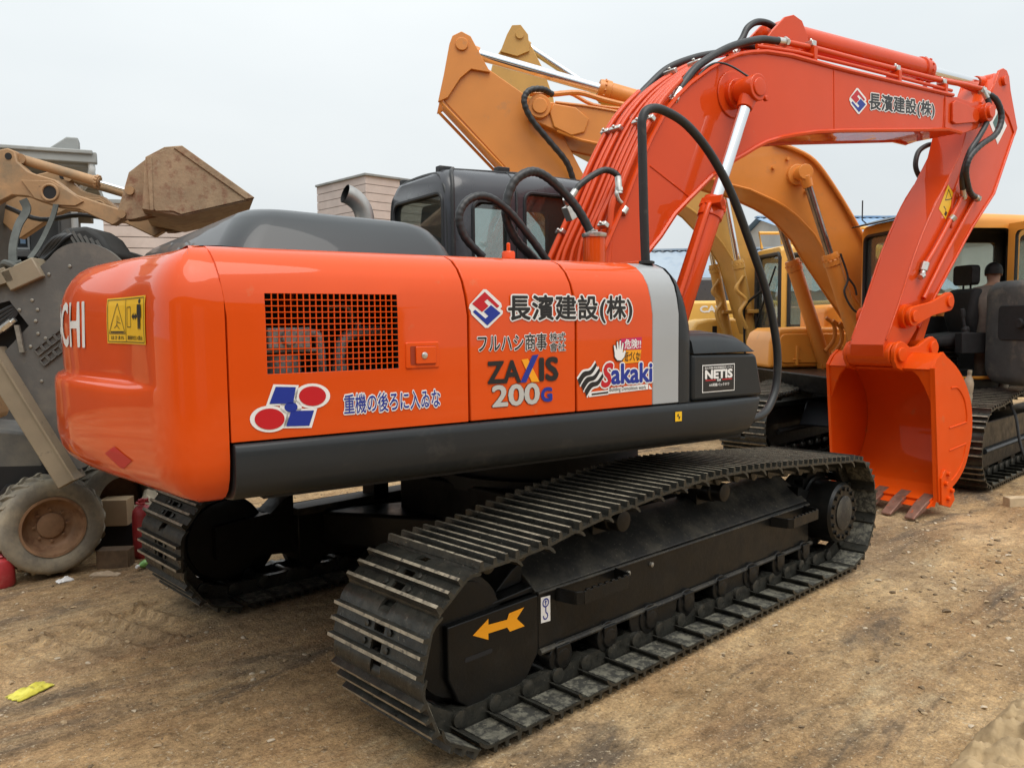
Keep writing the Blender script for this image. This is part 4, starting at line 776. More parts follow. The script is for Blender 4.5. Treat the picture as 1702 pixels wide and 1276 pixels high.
# hoses hanging at the boom tip
hose([(4.753, -.37, 3.73), (4.79, -.40, 3.62), (4.74, -.41, 3.46), (4.60, -.41, 3.30), (4.47, -.40, 3.16), (4.44, -.36, 2.96), (4.56, -.31, 2.81)], .024, parent=boom)
hose([(4.75, -.36, 3.74), (4.87, -.42, 3.67), (4.94, -.44, 3.52), (4.85, -.44, 3.36), (4.62, -.43, 3.24), (4.45, -.42, 3.12), (4.42, -.40, 3.0), (4.54, -.36, 2.88), (4.68, -.32, 2.82), (4.84, -.29, 2.80)], .027, parent=boom, rib=.03)
hose([(4.80, .10, 3.36), (4.70, .12, 3.34), (4.57, .13, 3.265), (4.51, .12, 3.13), (4.56, .10, 3.02), (4.66, .07, 2.96)], .024, parent=boom, ends=False)
# hoses on the deck
hose([(-.10, -.66, 2.15), (-.19, -.64, 2.30), (-.28, -.62, 2.40), (-.40, -.60, 2.487), (-.50, -.59, 2.50), (-.60, -.58, 2.43), (-.64, -.57, 2.28), (-.58, -.56, 2.15), (-.46, -.55, 2.05), (-.36, -.55, 1.97)], .025, rib=.035)
hose([(-.40, -.62, 2.02), (-.52, -.62, 2.15), (-.66, -.62, 2.28), (-.79, -.62, 2.342), (-.90, -.62, 2.32), (-.96, -.62, 2.235), (-.93, -.62, 2.13), (-.82, -.62, 2.03)], .021, rib=.035, ends=False)
hose([(.03, -.28, 2.44), (.09, -.29, 2.52), (.21, -.30, 2.60), (.29, -.31, 2.628), (.36, -.33, 2.60), (.36, -.345, 2.53)], .020, rib=.03)
mb = MB(); mb.tube(catmull([(.355, -.345, 2.52), (.34, -.35, 2.48), (.36, -.35, 2.44), (.40, -.35, 2.42)], 5), .014, 10); mb.build('elbow', 'fitting', boom, TU); mb = MB(); mb.obox((.04, -.27, 2.36), (.035, 0, .02), (0, .03, 0), (-.02, 0, .04)); mb.cyl((0, -.29, 2.40), (-.04, -.31, 2.43), .018, 8); mb.build('valve_fitting', 'fitting', boom, TU, bevel=.004); mb = MB(); mb.cyl((.41, -.35, 2.40), (.38, -.35, 2.36), .03, 14); mb.build('valve_fitting', 'fitting', boom, TU, bevel=.004)
# ================================================================== UNDERCARRIAGE
def make_shoe_mesh():
    mb = MB(); L_ = .092; g = [(-.078, .021), (-.010, .019), (.052, .019)]; gh = .026; th = .011
    plate = [(-L_ - .004, -.010), (-L_ + .006, 0), (L_ - .012, 0), (L_ + .014, -.008), (L_ + .036, -.024), (L_ + .048, -.044), (L_ + .040, -.046), (L_ + .012, -.022), (L_ - .016, -th), (-L_ + .010, -th), (-L_ - .006, -.018)]
    for y0, y1 in ((-.30, -.034), (.034, .30)): mb.prism(plate, y0, y1)
    mb.prism([(-L_ - .004, -.010), (-L_ + .006, 0), (-.064, 0), (-.064, -th), (-L_ + .010, -th), (-L_ - .006, -.018)], -.034, .034); mb.box(-.028, .008, -.034, .034, -th, 0); mb.prism([(.034, 0), (L_ - .012, 0), (L_ + .004, -.012), (L_ + .012, -.026), (L_ + .004, -.030), (L_ - .016, -th), (.034, -th)], -.034, .034)
    for x, w in g:
        vs = []
        for y in (-.30, .30):
            vs += [(x - w * .62, y, -.002), (x + w * .62, y, -.002), (x + w * .34, y, gh), (x - w * .34, y, gh)]
        mb.add(vs, [(0, 3, 2, 1), (4, 5, 6, 7), (0, 1, 5, 4), (1, 2, 6, 5), (3, 0, 4, 7)], 0); mb.add(vs, [(2, 3, 7, 6)], 1)
    for y in (-.075, .075):
        for x in (-.045, .022): mb.lathe([(.014, 0), (.014, .010), (.009, .012)], (x, y, -.001), (0, 0, 1), 6)
    for y0, y1 in ((-.296, -.135), (.135, .296)): mb.box(-.086, .074, y0, y1, -th - .004, -th - .0005, 2)
    for y in (-.105, .105):            # chain links on the inner face
        mb.prism([(-.088, -.012), (.088, -.012), (.100, -.045), (.104, -.072), (.080, -.098), (.045, -.092), (-.05, -.090), (-.085, -.098), (-.108, -.075), (-.104, -.045)], y - .020, y + .020)
        mb.lathe([(.020, -.040), (.036, -.036), (.038, 0), (.036, .036), (.020, .040)], (.095, y, -.066), (0, 1, 0), 12)
    mb.cyl((.095, -.07, -.07), (.095, .07, -.07), .024, 10)
    return mb.mesh('track_shoe', ['shoe', 'worn', 'mud'])
shoe_me = make_shoe_mesh()
XI, XS, ZC, RP = -1.345, 1.845, .402, .290          # idler and sprocket axes, chain pitch radius
NSH = 43; straight = XS - XI; per = 2 * straight + 2 * math.pi * RP; PITCH = per / NSH
HUMP = [(-1.345, 0), (-1.14, .010), (-1.0, .026), (-.82, .055), (-.62, .080), (-.40, .097), (-.2, .113), (.0, .123), (.15, .126), (.3, .124), (.5, .115), (.70, .101), (1.07, .070), (1.45, .036), (1.7, .012), (1.845, 0)]
def hump(x):                                       # the carrier rollers lift the upper run
    for (a, b), (c, d) in zip(HUMP, HUMP[1:]):
        if a <= x <= c: return b + (d - b) * (x - a) / (c - a)
    return 0.0
def track_at(s, sag=True):
    s %= per; arc = math.pi * RP
    if s < straight: return XI + s, ZC - RP, math.pi               # bottom run, outer side down
    s -= straight
    if s < arc: a = -math.pi / 2 + s / RP; return XS + RP * math.cos(a), ZC + RP * math.sin(a), a - math.pi / 2 + 0
    s -= arc
    if s < straight:
        x = XS - s; m_ = (hump(x + .03) - hump(x - .03)) / .06; return x, ZC + RP + hump(x), math.atan(m_)
    s -= straight; a = math.pi / 2 + s / RP; return XI + RP * math.cos(a), ZC + RP * math.sin(a), a - math.pi / 2
phase = (-1.213 + .5 * PITCH) - XI - 6 * PITCH
OUT = .071                                         # shoe plate outer face above the chain pitch line
def lay_track(yc, parent, base=TT, ofs=0.0):
    for k in range(NSH):
        x, z, a = track_at(phase + ofs + k * PITCH)
        nrm = Vector((-math.sin(a), 0, math.cos(a))); q = Vector((x, yc, z)) + nrm * OUT
        o = bpy.data.objects.new('track_shoe', shoe_me); COL.objects.link(o); o.parent = parent
        o.matrix_local = base @ Matrix.Translation(q) @ Matrix.Rotation(-a + random.uniform(-.008, .008), 4, 'Y')
for yc in (-1.1, 1.1): lay_track(yc, EX, ofs=0.0 if yc < 0 else .07)
def track_frame(yc, sg, near):
    Y = lambda d: yc + sg * d                      # d grows outward
    def pr(mb, prof, d0, d1, m=0): mb.prism(prof, min(Y(d0), Y(d1)), max(Y(d0), Y(d1)), m)
    mb = MB()
    sec = [(.095, .232), (.112, .232), (.112, .495), (.098, .500), (.094, .488), (-.20, .488), (-.20, .20), (.06, .20)]
    mb.prism([(Y(a), b) for a, b in sec] if sg > 0 else [(Y(a), b) for a, b in sec][::-1], -.93, 1.60, axis='x')
    fr = mb.build('track_frame', 'black', EX, TT, bevel=.006)
    mb = MB(); zt = .650 if near else .535; tp_ = [(.100, .503), (-.10, zt), (-.20, zt), (-.20, .4885), (.09, .4885)]; mb.prism([(Y(a), b) for a, b in tp_], -.93, 1.60, axis='x'); mb.build('top_plate', 'blackdust', fr, TT, bevel=.004)
    mb = MB(); mb.tube([(-.93, Y(.120), .236), (1.62, Y(.120), .222)], .014, 8); mb.tube([(-.93, Y(.112), .499), (1.60, Y(.112), .480)], .008, 8); mb.build('frame_flange', 'blackdust', fr, TT)
    # idler guard
    mb = MB(); gp = [(-1.446, .488), (-.935, .497), (-.935, .238), (-1.05, .090), (-1.245, .055), (-1.395, .165), (-1.446, .275)]
    pr(mb, gp, .085, .118); mb.prism([(-1.44, .49), (-.935, .499), (-.935, .53), (-1.30, .505)], min(Y(.085), Y(-.1)), max(Y(.085), Y(-.1)))
    pr(mb, [(-1.10, .52), (-.935, .53), (-.935, .63), (-1.00, .60)], -.16, .02)
    gd_ = mb.build('idler_guard', 'black', fr, TT, bevel=.008)
    if near:
        gf = lambda a, b, l=0: (a, Y(.1205) - l, b)
        mb = MB(); flat(mb, [(-1.317, .421), (-1.231, .468), (-1.231, .443), (-1.125, .436), (-1.113, .460), (-1.023, .464), (-1.068, .425), (-1.021, .380), (-1.109, .380), (-1.125, .402), (-1.232, .406), (-1.232, .379)], gf, 0)
        mb.build('direction_arrow', 'amber', gd_, TT, fix=False, label='yellow travel arrow pointing to the idler')
        mb = MB(); pr(mb, rrect(-1.36, -1.21, .318, .338, .009), .119, .1195); mb.build('guard_slot', 'dark', gd_, TT)
        hf = lambda a, b, l=0: (a, Y(.1155) - l, b); mb = MB(); flat(mb, [(-.915, .362), (-.855, .358), (-.855, .474), (-.915, .478)], hf, 0)
        ring = [(-.885 + .018 * math.cos(k), .448 + .018 * math.sin(k)) for k in [i * math.pi / 6 for i in range(13)]]
        lines(mb, list(zip(ring, ring[1:])) + [((-.885, .43), (-.885, .405))] + list(zip([(-.885, .405), (-.875, .396), (-.872, .384), (-.882, .374), (-.895, .376), (-.900, .386)], [(-.875, .396), (-.872, .384), (-.882, .374), (-.895, .376), (-.900, .386), (-.900, .392)])), hf, .0032, 1, 1, .001); flat(mb, [(-.885, .462), (-.893, .450), (-.888, .450), (-.888, .437), (-.882, .437), (-.882, .450), (-.877, .450)], hf, 1, .001)
        mb.build('hook_label', ['white', 'blue'], fr, TT, fix=False, label='small white label with blue lifting hook')
        for (x0, x1, zz) in ((-.815, -.40, .50), (1.10, 1.52, .486)):
            mb = MB(); dO = .235
            pth = [(x0, Y(.112)), (x0 + .02, Y(dO - .02)), (x0 + .05, Y(dO)), (x1 - .05, Y(dO)), (x1 - .02, Y(dO - .02)), (x1, Y(.112))]
            for (xa, ya), (xb, yb) in zip(pth, pth[1:]):
                d = Vector((xb - xa, yb - ya, 0)); nn = Vector((-d.y, d.x, 0)).normalized() * .005; c = Vector(((xa + xb) / 2, (ya + yb) / 2, zz - .03)); mb.obox(c, d / 2, nn, (0, 0, .03))
            for k in range(7):
                xx = x0 + .075 + (x1 - x0 - .15) * k / 6; mb.box(xx - .012, xx + .012, Y(dO) - .006, Y(dO) + .006, zz - .002, zz + .008)
            mb.build('step', 'black', fr, TT, bevel=.002)
        for q in ((-.30, .45), (-.11, .452)):
            mb = MB(); mb.lathe([(.013, 0), (.013, .012), (.008, .015)], (q[0], Y(.112), q[1]), (0, sg, 0), 8); mb.build('bolt', 'bolt', fr, TT)
    # rollers
    for k in range(8):
        x = -.80 + k * .33; mb = MB(); mb.lathe([(.02, -.150), (.045, -.146), (.050, -.132), (.076, -.128), (.076, -.06), (.062, -.055), (.062, .055), (.076, .06), (.076, .128), (.050, .132), (.045, .146), (.02, .150)], (x, yc, .180), (0, 1, 0), 20); mb.box(x - .045, x + .045, Y(.140) - .006, Y(.140) + .006, .18, .24); mb.build('track_roller', 'black', EX, TT, bevel=.004)
    for x in (-.30, .62):
        mb = MB(); mb.lathe([(.03, -.12), (.065, -.118), (.065, .02), (.055, .03), (.055, .09), (.03, .095)], (x, yc, .706), (0, sg, 0), 20); mb.box(x - .06, x + .06, min(Y(-.2), Y(-.06)), max(Y(-.2), Y(-.06)), .50, .70); mb.build('carrier_roller', 'black', EX, TT, bevel=.004)
    for x0 in (-.30, .55):
        mb = MB(); pr(mb, [(x0, .232), (x0 + .42, .232), (x0 + .40, .15), (x0 + .33, .11), (x0 + .09, .11), (x0 + .02, .15)], .105, .12); mb.build('track_guide', 'black', fr, TT, bevel=.004)
    # idler wheel
    mb = MB(); mb.lathe([(.05, -.09), (.20, -.085), (.235, -.08), (.235, -.045), (.262, -.04), (.262, .04), (.235, .045), (.235, .08), (.20, .085), (.05, .09)], (XI, yc, ZC), (0, 1, 0), 36); mb.build('idler', 'black', EX, TT)
    mb = MB(); pr(mb, [(XI - .09, .30), (-.93, .25), (-.93, .54), (XI - .09, .50)], -.14, -.10); mb.build('idler_yoke', 'black', EX, TT)
    # sprocket and final drive
    mb = MB(); nt_ = 21; out = []
    for k in range(nt_ * 4):
        w = 2 * math.pi * k / (nt_ * 4); rr = (.250, .275, .275, .250)[k % 4]; out.append((XS + rr * math.cos(w), ZC + rr * math.sin(w)))
    mb.prism(out, yc - .03, yc + .03); mb.build('sprocket', 'black', EX, TT)
    mb = MB(); mb.lathe([(.225, -.12), (.225, .045), (.205, .05), (.200, .06), (.200, .215), (.185, .232), (.10, .236)], (XS, yc, ZC), (0, sg, 0), 40); fd = mb.build('final_drive', 'black', EX, TT, sharp=30)
    for k in range(16):
        w = 2 * math.pi * k / 16; q = Vector((XS + .160 * math.cos(w), Y(.230), ZC + .160 * math.sin(w))); mb = MB(); mb.cyl(q, q + Vector((0, sg * .016, 0)), .016, 6); mb.build('bolt', 'black', fd, TT)
    mb = MB(); mb.lathe([(.10, .236), (.115, .240), (.10, .246)], (XS, yc, ZC), (0, sg, 0), 28); mb.build('cover', 'blackdust', fd, TT)
    mb = MB(); pr(mb, [(1.55, .23), (1.72, .26), (1.72, .54), (1.55, .59)], -.20, .06); mb.build('drive_bracket', 'black', fr, TT)
track_frame(-1.1, -1, True); track_frame(1.1, 1, False)
# car body between the track frames
mb = MB()
mb.loft([[Vector((a, b, z)) for a, b in [(-.75, -.95), (.15, -.55), (.55, -.55), (1.45, -.95), (1.45, -.80), (.95, 0), (1.45, .80), (1.45, .95), (.55, .55), (.15, .55), (-.75, .95), (-.75, .80), (-.25, 0), (-.75, -.80)]] for z in (.28, .50)])
mb.box(-.35, 1.05, -.62, .62, .40, .74); mb.build('car_body', 'black', EX, TT, bevel=.02)
# ================================================================== MACHINES BEHIND
M['b_orange'] = pm('amber_orange_paint', (0.66, 0.235, 0.036), 0.45, coat=0.15, var=0.08, vscale=2, rvar=0.1, dust=[((0.40, 0.20, 0.08), 0.60, 0.85, 5.0)])
M['b_yellow'] = pm('orange_yellow_paint', (0.80, 0.34, 0.05), 0.42, coat=0.2, var=0.07, vscale=2, dust=[((0.42, 0.24, 0.10), 0.62, 0.85, 6.0)])
M['mustard'] = pm('mustard_paint', (0.52, 0.29, 0.065), 0.5, coat=0.1, var=0.1, vscale=2, dust=[((0.30, 0.19, 0.08), 0.58, 0.85, 5.0)])
M['c_yellow'] = pm('pale_yellow_paint', (0.78, 0.46, 0.10), 0.45, coat=0.15, var=0.08, vscale=2, dust=[((0.40, 0.27, 0.12), 0.6, 0.85, 6.0)])
M['clear'] = glassmat('dusty_window_glass', (0.80, 0.86, 0.83), film=0.10, ior=1.8)
M['steelrod'] = pm('dull_rod', (0.30, 0.25, 0.22), 0.22, metal=0.9, var=0.3, vscale=8)
I4 = Matrix.Identity(4)
def blk(name, mat, parent, prof, y0, y1, bevel=.02, T=I4, axis='y', seg=2, sharp=38):
    mb = MB(); mb.prism(prof, y0, y1, axis=axis); return mb.build(name, mat, parent, T, bevel=bevel, seg=seg, sharp=sharp)
def bg_boom(par, top, bot, hw, mat):
    b = blk('boom', mat, par, top + bot, -hw, hw, .01, sharp=30)
    for sg in (-1, 1):
        mb = MB(); mb.tube([(a, sg * (hw + .004), z) for a, z in top[1:-1]], .016, 6); mb.build('flange', mat, b, I4)
        mb = MB(); mb.tube([(a, sg * (hw + .004), z) for a, z in bot[1:-1]], .016, 6); mb.build('flange', mat, b, I4)
    return b
# ---- orange excavator facing the main one, its boom passing behind the cab
BX = thing('excavator', 'amber-orange excavator behind the bucket, boom curving over, cab door standing open', 'excavator', (7.05, .17, 0), R(143))
btop = [(4.66, 4.12), (4.479, 4.105), (4.174, 4.078), (3.661, 4.003), (2.6, 3.86), (1.95, 3.735), (1.751, 3.666), (1.60, 3.60), (1.472, 3.506), (1.34, 3.36), (1.224, 3.207), (1.073, 3.008), (.972, 2.822), (.801, 2.537), (.45, 1.90), (.15, 1.45)]
bbot = [(.45, 1.36), (.70, 1.62), (.95, 1.96), (1.22, 2.33), (1.435, 2.66), (1.644, 2.868), (1.80, 2.98), (1.923, 3.045), (2.228, 3.172), (2.487, 3.231), (3.868, 3.637), (4.19, 3.698), (4.461, 3.793), (4.78, 3.93)]
bo = bg_boom(BX, btop, bbot, .29, 'b_orange')
mb = MB(); mb.cyl((4.66, -.34, 4.05), (4.66, .34, 4.05), .13, 28); mb.cyl((4.66, .33, 4.05), (4.66, .36, 4.05), .085, 24); mb.build('tip_boss', 'b_orange', bo, bevel=.008)
blk('stiffener_plate', 'b_orange', bo, [(4.55, 4.0), (4.5, 4.09), (4.25, 4.05), (4.1, 3.93), (4.15, 3.78), (4.3, 3.74), (4.5, 3.83)], .29, .315)
mb = MB(); mb.cyl((1.664, -.52, 3.338), (1.664, .52, 3.338), .065, 24); mb.cyl((1.664, -.34, 3.338), (1.664, .34, 3.338), .12, 28); mb.build('cylinder_boss', 'b_orange', bo, bevel=.006)
for k, (a, z) in enumerate(((1.95, 3.42), (1.78, 3.52), (1.55, 3.15))):
    mb = MB(); mb.cyl((a, .29, z), (a, .33, z), .02, 8); mb.build('bracket_stud', 'b_orange', bo)
mb = MB(); mb.tube(catmull([(1.95, .31, 3.70), (1.72, .33, 3.63), (1.47, .33, 3.50), (1.23, .33, 3.21), (.98, .33, 2.84), (.70, .33, 2.38)], 4), .024, 8); mb.build('boom_pipe', 'b_orange', bo)
mb = MB(); mb.tube(catmull([(4.75, .2, 4.22), (4.5, .22, 4.21), (4.2, .2, 4.24), (3.9, .22, 4.16), (3.5, .22, 4.08), (2.2, .22, 3.85)], 4), .03, 8); mb.build('boom_pipe', 'b_orange', bo)
mb = MB(); mb.tube(catmull([(4.6, .05, 4.22), (4.3, .05, 4.28), (4.0, .08, 4.14), (3.6, .1, 4.09)], 4), .022, 8); mb.build('boom_pipe', 'b_orange', bo)
aprof = [(5.42, 4.80), (5.50, 4.83), (5.57, 4.80), (5.60, 4.72), (5.66, 4.45), (5.71, 4.13), (5.05, 3.43), (4.3, 2.55), (3.75, 1.75), (3.55, 1.68), (3.45, 1.80), (3.7, 2.40), (4.123, 3.308), (4.361, 3.751), (4.60, 4.05), (4.8, 4.21), (5.219, 4.487), (5.36, 4.70)]
ba = blk('arm', 'b_orange', BX, aprof, -.27, .19, .01, sharp=30)
for sg in (-1, 1):
    blk('ear_plate', 'b_orange', ba, [(5.40, 4.81), (5.50, 4.86), (5.60, 4.81), (5.635, 4.72), (5.70, 4.40), (5.77, 4.10), (5.66, 4.15), (5.52, 4.36), (5.40, 4.46), (5.19, 4.43), (5.33, 4.68)], -.04 + sg * .25 - .02, -.04 + sg * .25 + .02, .006)
    mb = MB(); mb.tube([(5.75, -.04 + sg * .235, 4.12), (5.08, -.04 + sg * .235, 3.43), (4.32, -.04 + sg * .235, 2.55)], .018, 6); mb.build('flange', 'b_orange', ba)
    mb = MB(); mb.cyl((5.50, -.04 + sg * .26, 4.72), (5.50, -.04 + sg * .295, 4.72), .07, 20); mb.build('pin', 'b_orange', ba, bevel=.006)
cylinder('arm_cylinder', (2.35, 0, 3.95), (5.50, 0, 4.74), .50, .105, .062, 'b_orange', BX, I4, wide=.13)
for y in (.47, -.47):
    cylinder('boom_cylinder', (.86, y, 1.08), (1.664, y, 3.338), .595, .088, .045, 'b_orange', BX, I4, wide=.06, rodmat='steelrod')
mb = MB(); mb.tube(catmull([(4.50, .22, 4.21), (4.62, .30, 4.24), (4.78, .38, 4.20), (4.84, .40, 4.08), (4.76, .38, 3.90), (4.56, .34, 3.68), (4.36, .30, 3.46), (4.27, .26, 3.26)], 12), .034, 10, rib=.05); mb.build('hose', 'hose', BX)
mb = MB(); mb.tube(catmull([(4.4, -.25, 3.7), (4.25, -.28, 3.55), (4.18, -.26, 3.38), (4.16, -.2, 3.2)], 6), .03, 10); mb.build('hose', 'hose', BX)
mb = MB(); mb.tube(catmull([(1.26, .57, 2.42), (1.17, .58, 2.15), (1.22, .60, 1.98), (1.10, .60, 1.78), (.92, .60, 1.72)], 6), .012, 8); mb.build('hose', 'hose', BX)
mb = MB(); mb.tube(catmull([(1.17, .58, 2.15), (1.09, .58, 2.05), (1.06, .58, 1.95)], 5), .012, 8); mb.build('hose', 'hose', BX)
for k, (x, z, y) in enumerate(((.98, 1.40, -.36), (.92, 1.36, -.30), (.86, 1.33, -.25))):
    mb = MB(); mb.tube(catmull([(x - .05, y, z + .30), (x - .16, y, z + .20), (x - .16, y, z + .02), (x - .05, y, z - .12)], 5), .026, 8); mb.build('hose', 'b_orange', BX)
# house: right-hand boxes, frame, counterweight
blk('tool_box', 'b_yellow', BX, [(.22, 1.06), (1.58, 1.06), (1.57, 1.40), (1.52, 1.51), (1.42, 1.57), (.22, 1.59)], -1.35, -.55, .05, seg=4)
mb = MB(); mb.prism(rrect(.45, 1.45, 1.12, 1.50, .08), -.56, -.535); mb.build('box_lid', 'b_yellow', BX, bevel=.012)
for x in (.62, 1.22):
    mb = MB(); mb.box(x - .018, x + .018, -.545, -.515, 1.09, 1.34); mb.box(x - .05, x + .05, -.545, -.52, 1.16, 1.18); mb.build('hinge_strap', 'b_yellow', BX, bevel=.006)
mb = MB(); mb.prism(ell(.95, 1.36, .055, .022, 16), -.5345, -.532); mb.build('handle_hole', 'dark', BX)
blk('tank', 'b_yellow', BX, [(-.75, 1.06), (.80, 1.06), (.80, 1.80), (.74, 1.87), (-.75, 1.90)], -1.35, -.62, .05, seg=3)
blk('house_frame', 'black', BX, [(-2.2, .82), (1.5, .82), (1.6, 1.05), (-2.2, 1.05)], -1.36, 1.36, .02)
blk('engine_hood', 'b_yellow', BX, [(-2.5, 1.06), (-.8, 1.06), (-.8, 2.0), (-2.4, 2.05)], -1.36, 1.36, .08, seg=3)
mb = MB(); mb.cyl((0, 0, .55), (0, 0, .83), .6, 28); mb.build('swing_ring', 'black', BX)
# cab with open door
bc, inner = make_cab_shell('cab', BX, I4, -.85, .95, .45, 1.38, 1.02, 2.76, 'b_yellow', wall=.06, r=.10)
q1 = MB(); q1.prism(rrect(.55, 1.28, 1.32, 2.60, .07), .7, 1.2, axis='x'); q2 = MB(); q2.prism(rrect(-.20, .84, 1.06, 2.62, .08), 1.2, 1.6); q3 = MB(); q3.prism(rrect(-.70, .80, 1.7, 2.55, .06), .3, .6); q4 = MB(); q4.prism(rrect(.55, 1.28, 1.6, 2.55, .06), -1.1, -.6, axis='x'); q5 = MB(); q5.prism(rrect(-.70, -.30, 1.7, 2.55, .06), 1.2, 1.6)
cut(bc, [inner, q1, q2, q3, q4, q5])
for nm, prof, a, b, ax in (('windscreen', rrect(.53, 1.30, 1.30, 2.62, .07), .915, .922, 'x'), ('side_window', rrect(-.72, .82, 1.68, 2.57, .06), .48, .487, 'y'), ('rear_window', rrect(.53, 1.30, 1.58, 2.57, .06), -.815, -.808, 'x')):
    mb = MB(); mb.prism(prof, a, b, axis=ax); mb.build(nm, 'clear', bc)
mb = MB(); frame_loop(mb, rrect(.54, 1.29, 1.31, 2.61, .07), .018, lambda a, b: (.952, a, b)); mb.build('window_seal', 'rubber', bc)
mb = MB(); mb.prism([(.80, 2.765), (1.12, 2.70), (1.13, 2.715), (.80, 2.80)], .55, 1.30); mb.build('rain_visor', 'grey', bc, bevel=.006)
mb = MB(); mb.tube([(.93, .56, 2.74), (.99, .54, 2.80), (.985, .53, 3.02)], .008, 6); mb.build('antenna', 'rubber', bc)
mb = MB(); mb.tube([(.97, 1.20, 1.5), (.97, 1.22, 2.3)], .010, 6); mb.build('wiper', 'rubber', bc)
mb = MB(); mb.prism([(-.14, 1.45), (0, 1.45), (.08, 1.70), (.02, 2.0), (-.12, 2.0), (-.20, 1.8)], .68, 1.14); mb.prism([(-.07, 1.38), (.46, 1.36), (.48, 1.48), (-.04, 1.53)], .66, 1.16); mb.build('seat', 'seat', bc, bevel=.05, seg=3)
mb = MB(); mb.prism(rrect(.74, 1.06, 2.04, 2.26, .05), -.10, .0, axis='x'); mb.cyl((-.06, .84, 1.95), (-.06, .84, 2.1), .012, 6); mb.cyl((-.06, .96, 1.95), (-.06, .96, 2.1), .012, 6); mb.build('headrest', 'seat', bc, bevel=.03, seg=3)
mb = MB()
for k in range(6): mb.lathe([(.10, 0), (.13, .02), (.13, .03), (.10, .05)], (.18, .92, 1.08 + k * .05), (0, 0, 1), 16)
mb.build('seat_bellows', 'rubber', bc)
mb = MB(); mb.box(-.25, .28, 1.20, 1.32, 1.30, 1.52); mb.box(.55, .8, .55, 1.2, 1.06, 1.5); mb.cyl((.20, 1.26, 1.5), (.24, 1.26, 1.70), .02, 8); mb.lathe([(.05, 0), (.04, .04), (.045, .05), (.03, .09)], (.20, 1.26, 1.50), (0, 0, 1), 12); mb.lathe([(.022, 0), (.03, .05), (.022, .1)], (.235, 1.26, 1.68), (.1, 0, 1), 10); mb.build('console', 'seat', bc, bevel=.02)
mb = MB(); mb.box(.80, .86, .60, .66, 1.1, 1.9); mb.box(.74, .80, 1.05, 1.09, 1.1, 1.85); mb.build('control_lever', 'b_yellow', bc)
dr = blk('door', 'b_yellow', BX, [(1.40, 1.05), (2.30, 1.05), (2.34, 1.5), (2.34, 2.55), (2.26, 2.66), (1.40, 2.66)], -.19, -.15, .01, axis='x')
q = MB(); q.prism(rrect(1.50, 2.24, 1.95, 2.58, .06), -.4, .1, axis='x'); q.v = [BX.matrix_basis @ v for v in q.v] if False else q.v
for mdf in list(dr.modifiers): dr.modifiers.remove(mdf)
cut(dr, [q])
mb = MB(); mb.prism(rrect(1.48, 2.26, 1.93, 2.60, .06), -.172, -.168, axis='x'); mb.build('door_glass', 'clear', dr)
mb = MB()
rgd = []
for x, i in ((-.149, .0), (-.08, .0), (.02, .012), (.07, .04), (.09, .08)): rgd.append([Vector((x, a, b)) for a, b in rrect(1.36 + i, 2.32 - i, .98 + i * 1.3, 2.06 - i, .14, 5)])
mb.loft(rgd); tr_ = mb.build('door_trim', pm('door_trim_plastic', (.085, .09, .092), .5, var=.25, vscale=6, dust=[((.22, .20, .17), .52, .75, 5.0)]), dr, sharp=50)
mb = MB(); mb.prism(rrect(1.62, 2.05, 1.45, 1.80, .05), .0905, .105, axis='x'); mb.cyl((.11, 1.95, 1.62), (.14, 1.95, 1.62), .05, 16); mb.build('armrest', 'seat', dr, bevel=.012)
# running gear of the orange excavator: tracks lie along the yard, not along its boom
TB = Matrix.Rotation(R(-143), 4, 'Z') @ Matrix.Translation((0.0, 0, 0)) @ Matrix.Diagonal((1.06, 1, 1.06, 1)) @ Matrix.Translation((-.25, 0, 0))
for yc in (-1.12, 1.10):
    lay_track(yc, BX, TB, ofs=.05)
    mb = MB(); mb.prism([(-1.45, .30), (-1.3, .16), (1.5, .2), (1.7, .30), (1.7, .52), (1.2, .60), (-1.2, .60), (-1.45, .5)], yc - .15, yc + .15); tf_ = mb.build('track_frame', 'black', BX, TB, bevel=.012)
    mb = MB(); mb.tube([(-1.2, yc - .16, .33), (1.6, yc - .16, .33)], .03, 8); mb.build('frame_flange', 'grey', tf_, TB)
    for x in (XI, XS): mb = MB(); mb.lathe([(.05, -.17), (.16, -.16), (.17, -.09), (.25, -.085), (.25, .085), (.16, .09), (.16, .16), (.05, .17)], (x, yc, ZC), (0, 1, 0), 28); mb.build('idler' if x == XI else 'sprocket', 'black', BX, TB)
    for k in range(7): mb = MB(); mb.lathe([(.04, -.14), (.08, -.13), (.08, .13), (.04, .14)], (-1.0 + k * .42, yc, .185), (0, 1, 0), 14); mb.build('track_roller', 'black', BX, TB)
mb = MB(); mb.prism([(-.9, .38), (1.4, .38), (1.2, .66), (-.7, .66)], -.85, .85); mb.prism([(-1.35, .30), (-.6, .36), (-.6, .60), (-1.25, .52)], -.98, -.72); mb.build('car_body', pm('navy_black_steel', (.012, .016, .022), .5, var=.2), BX, TB, bevel=.03)

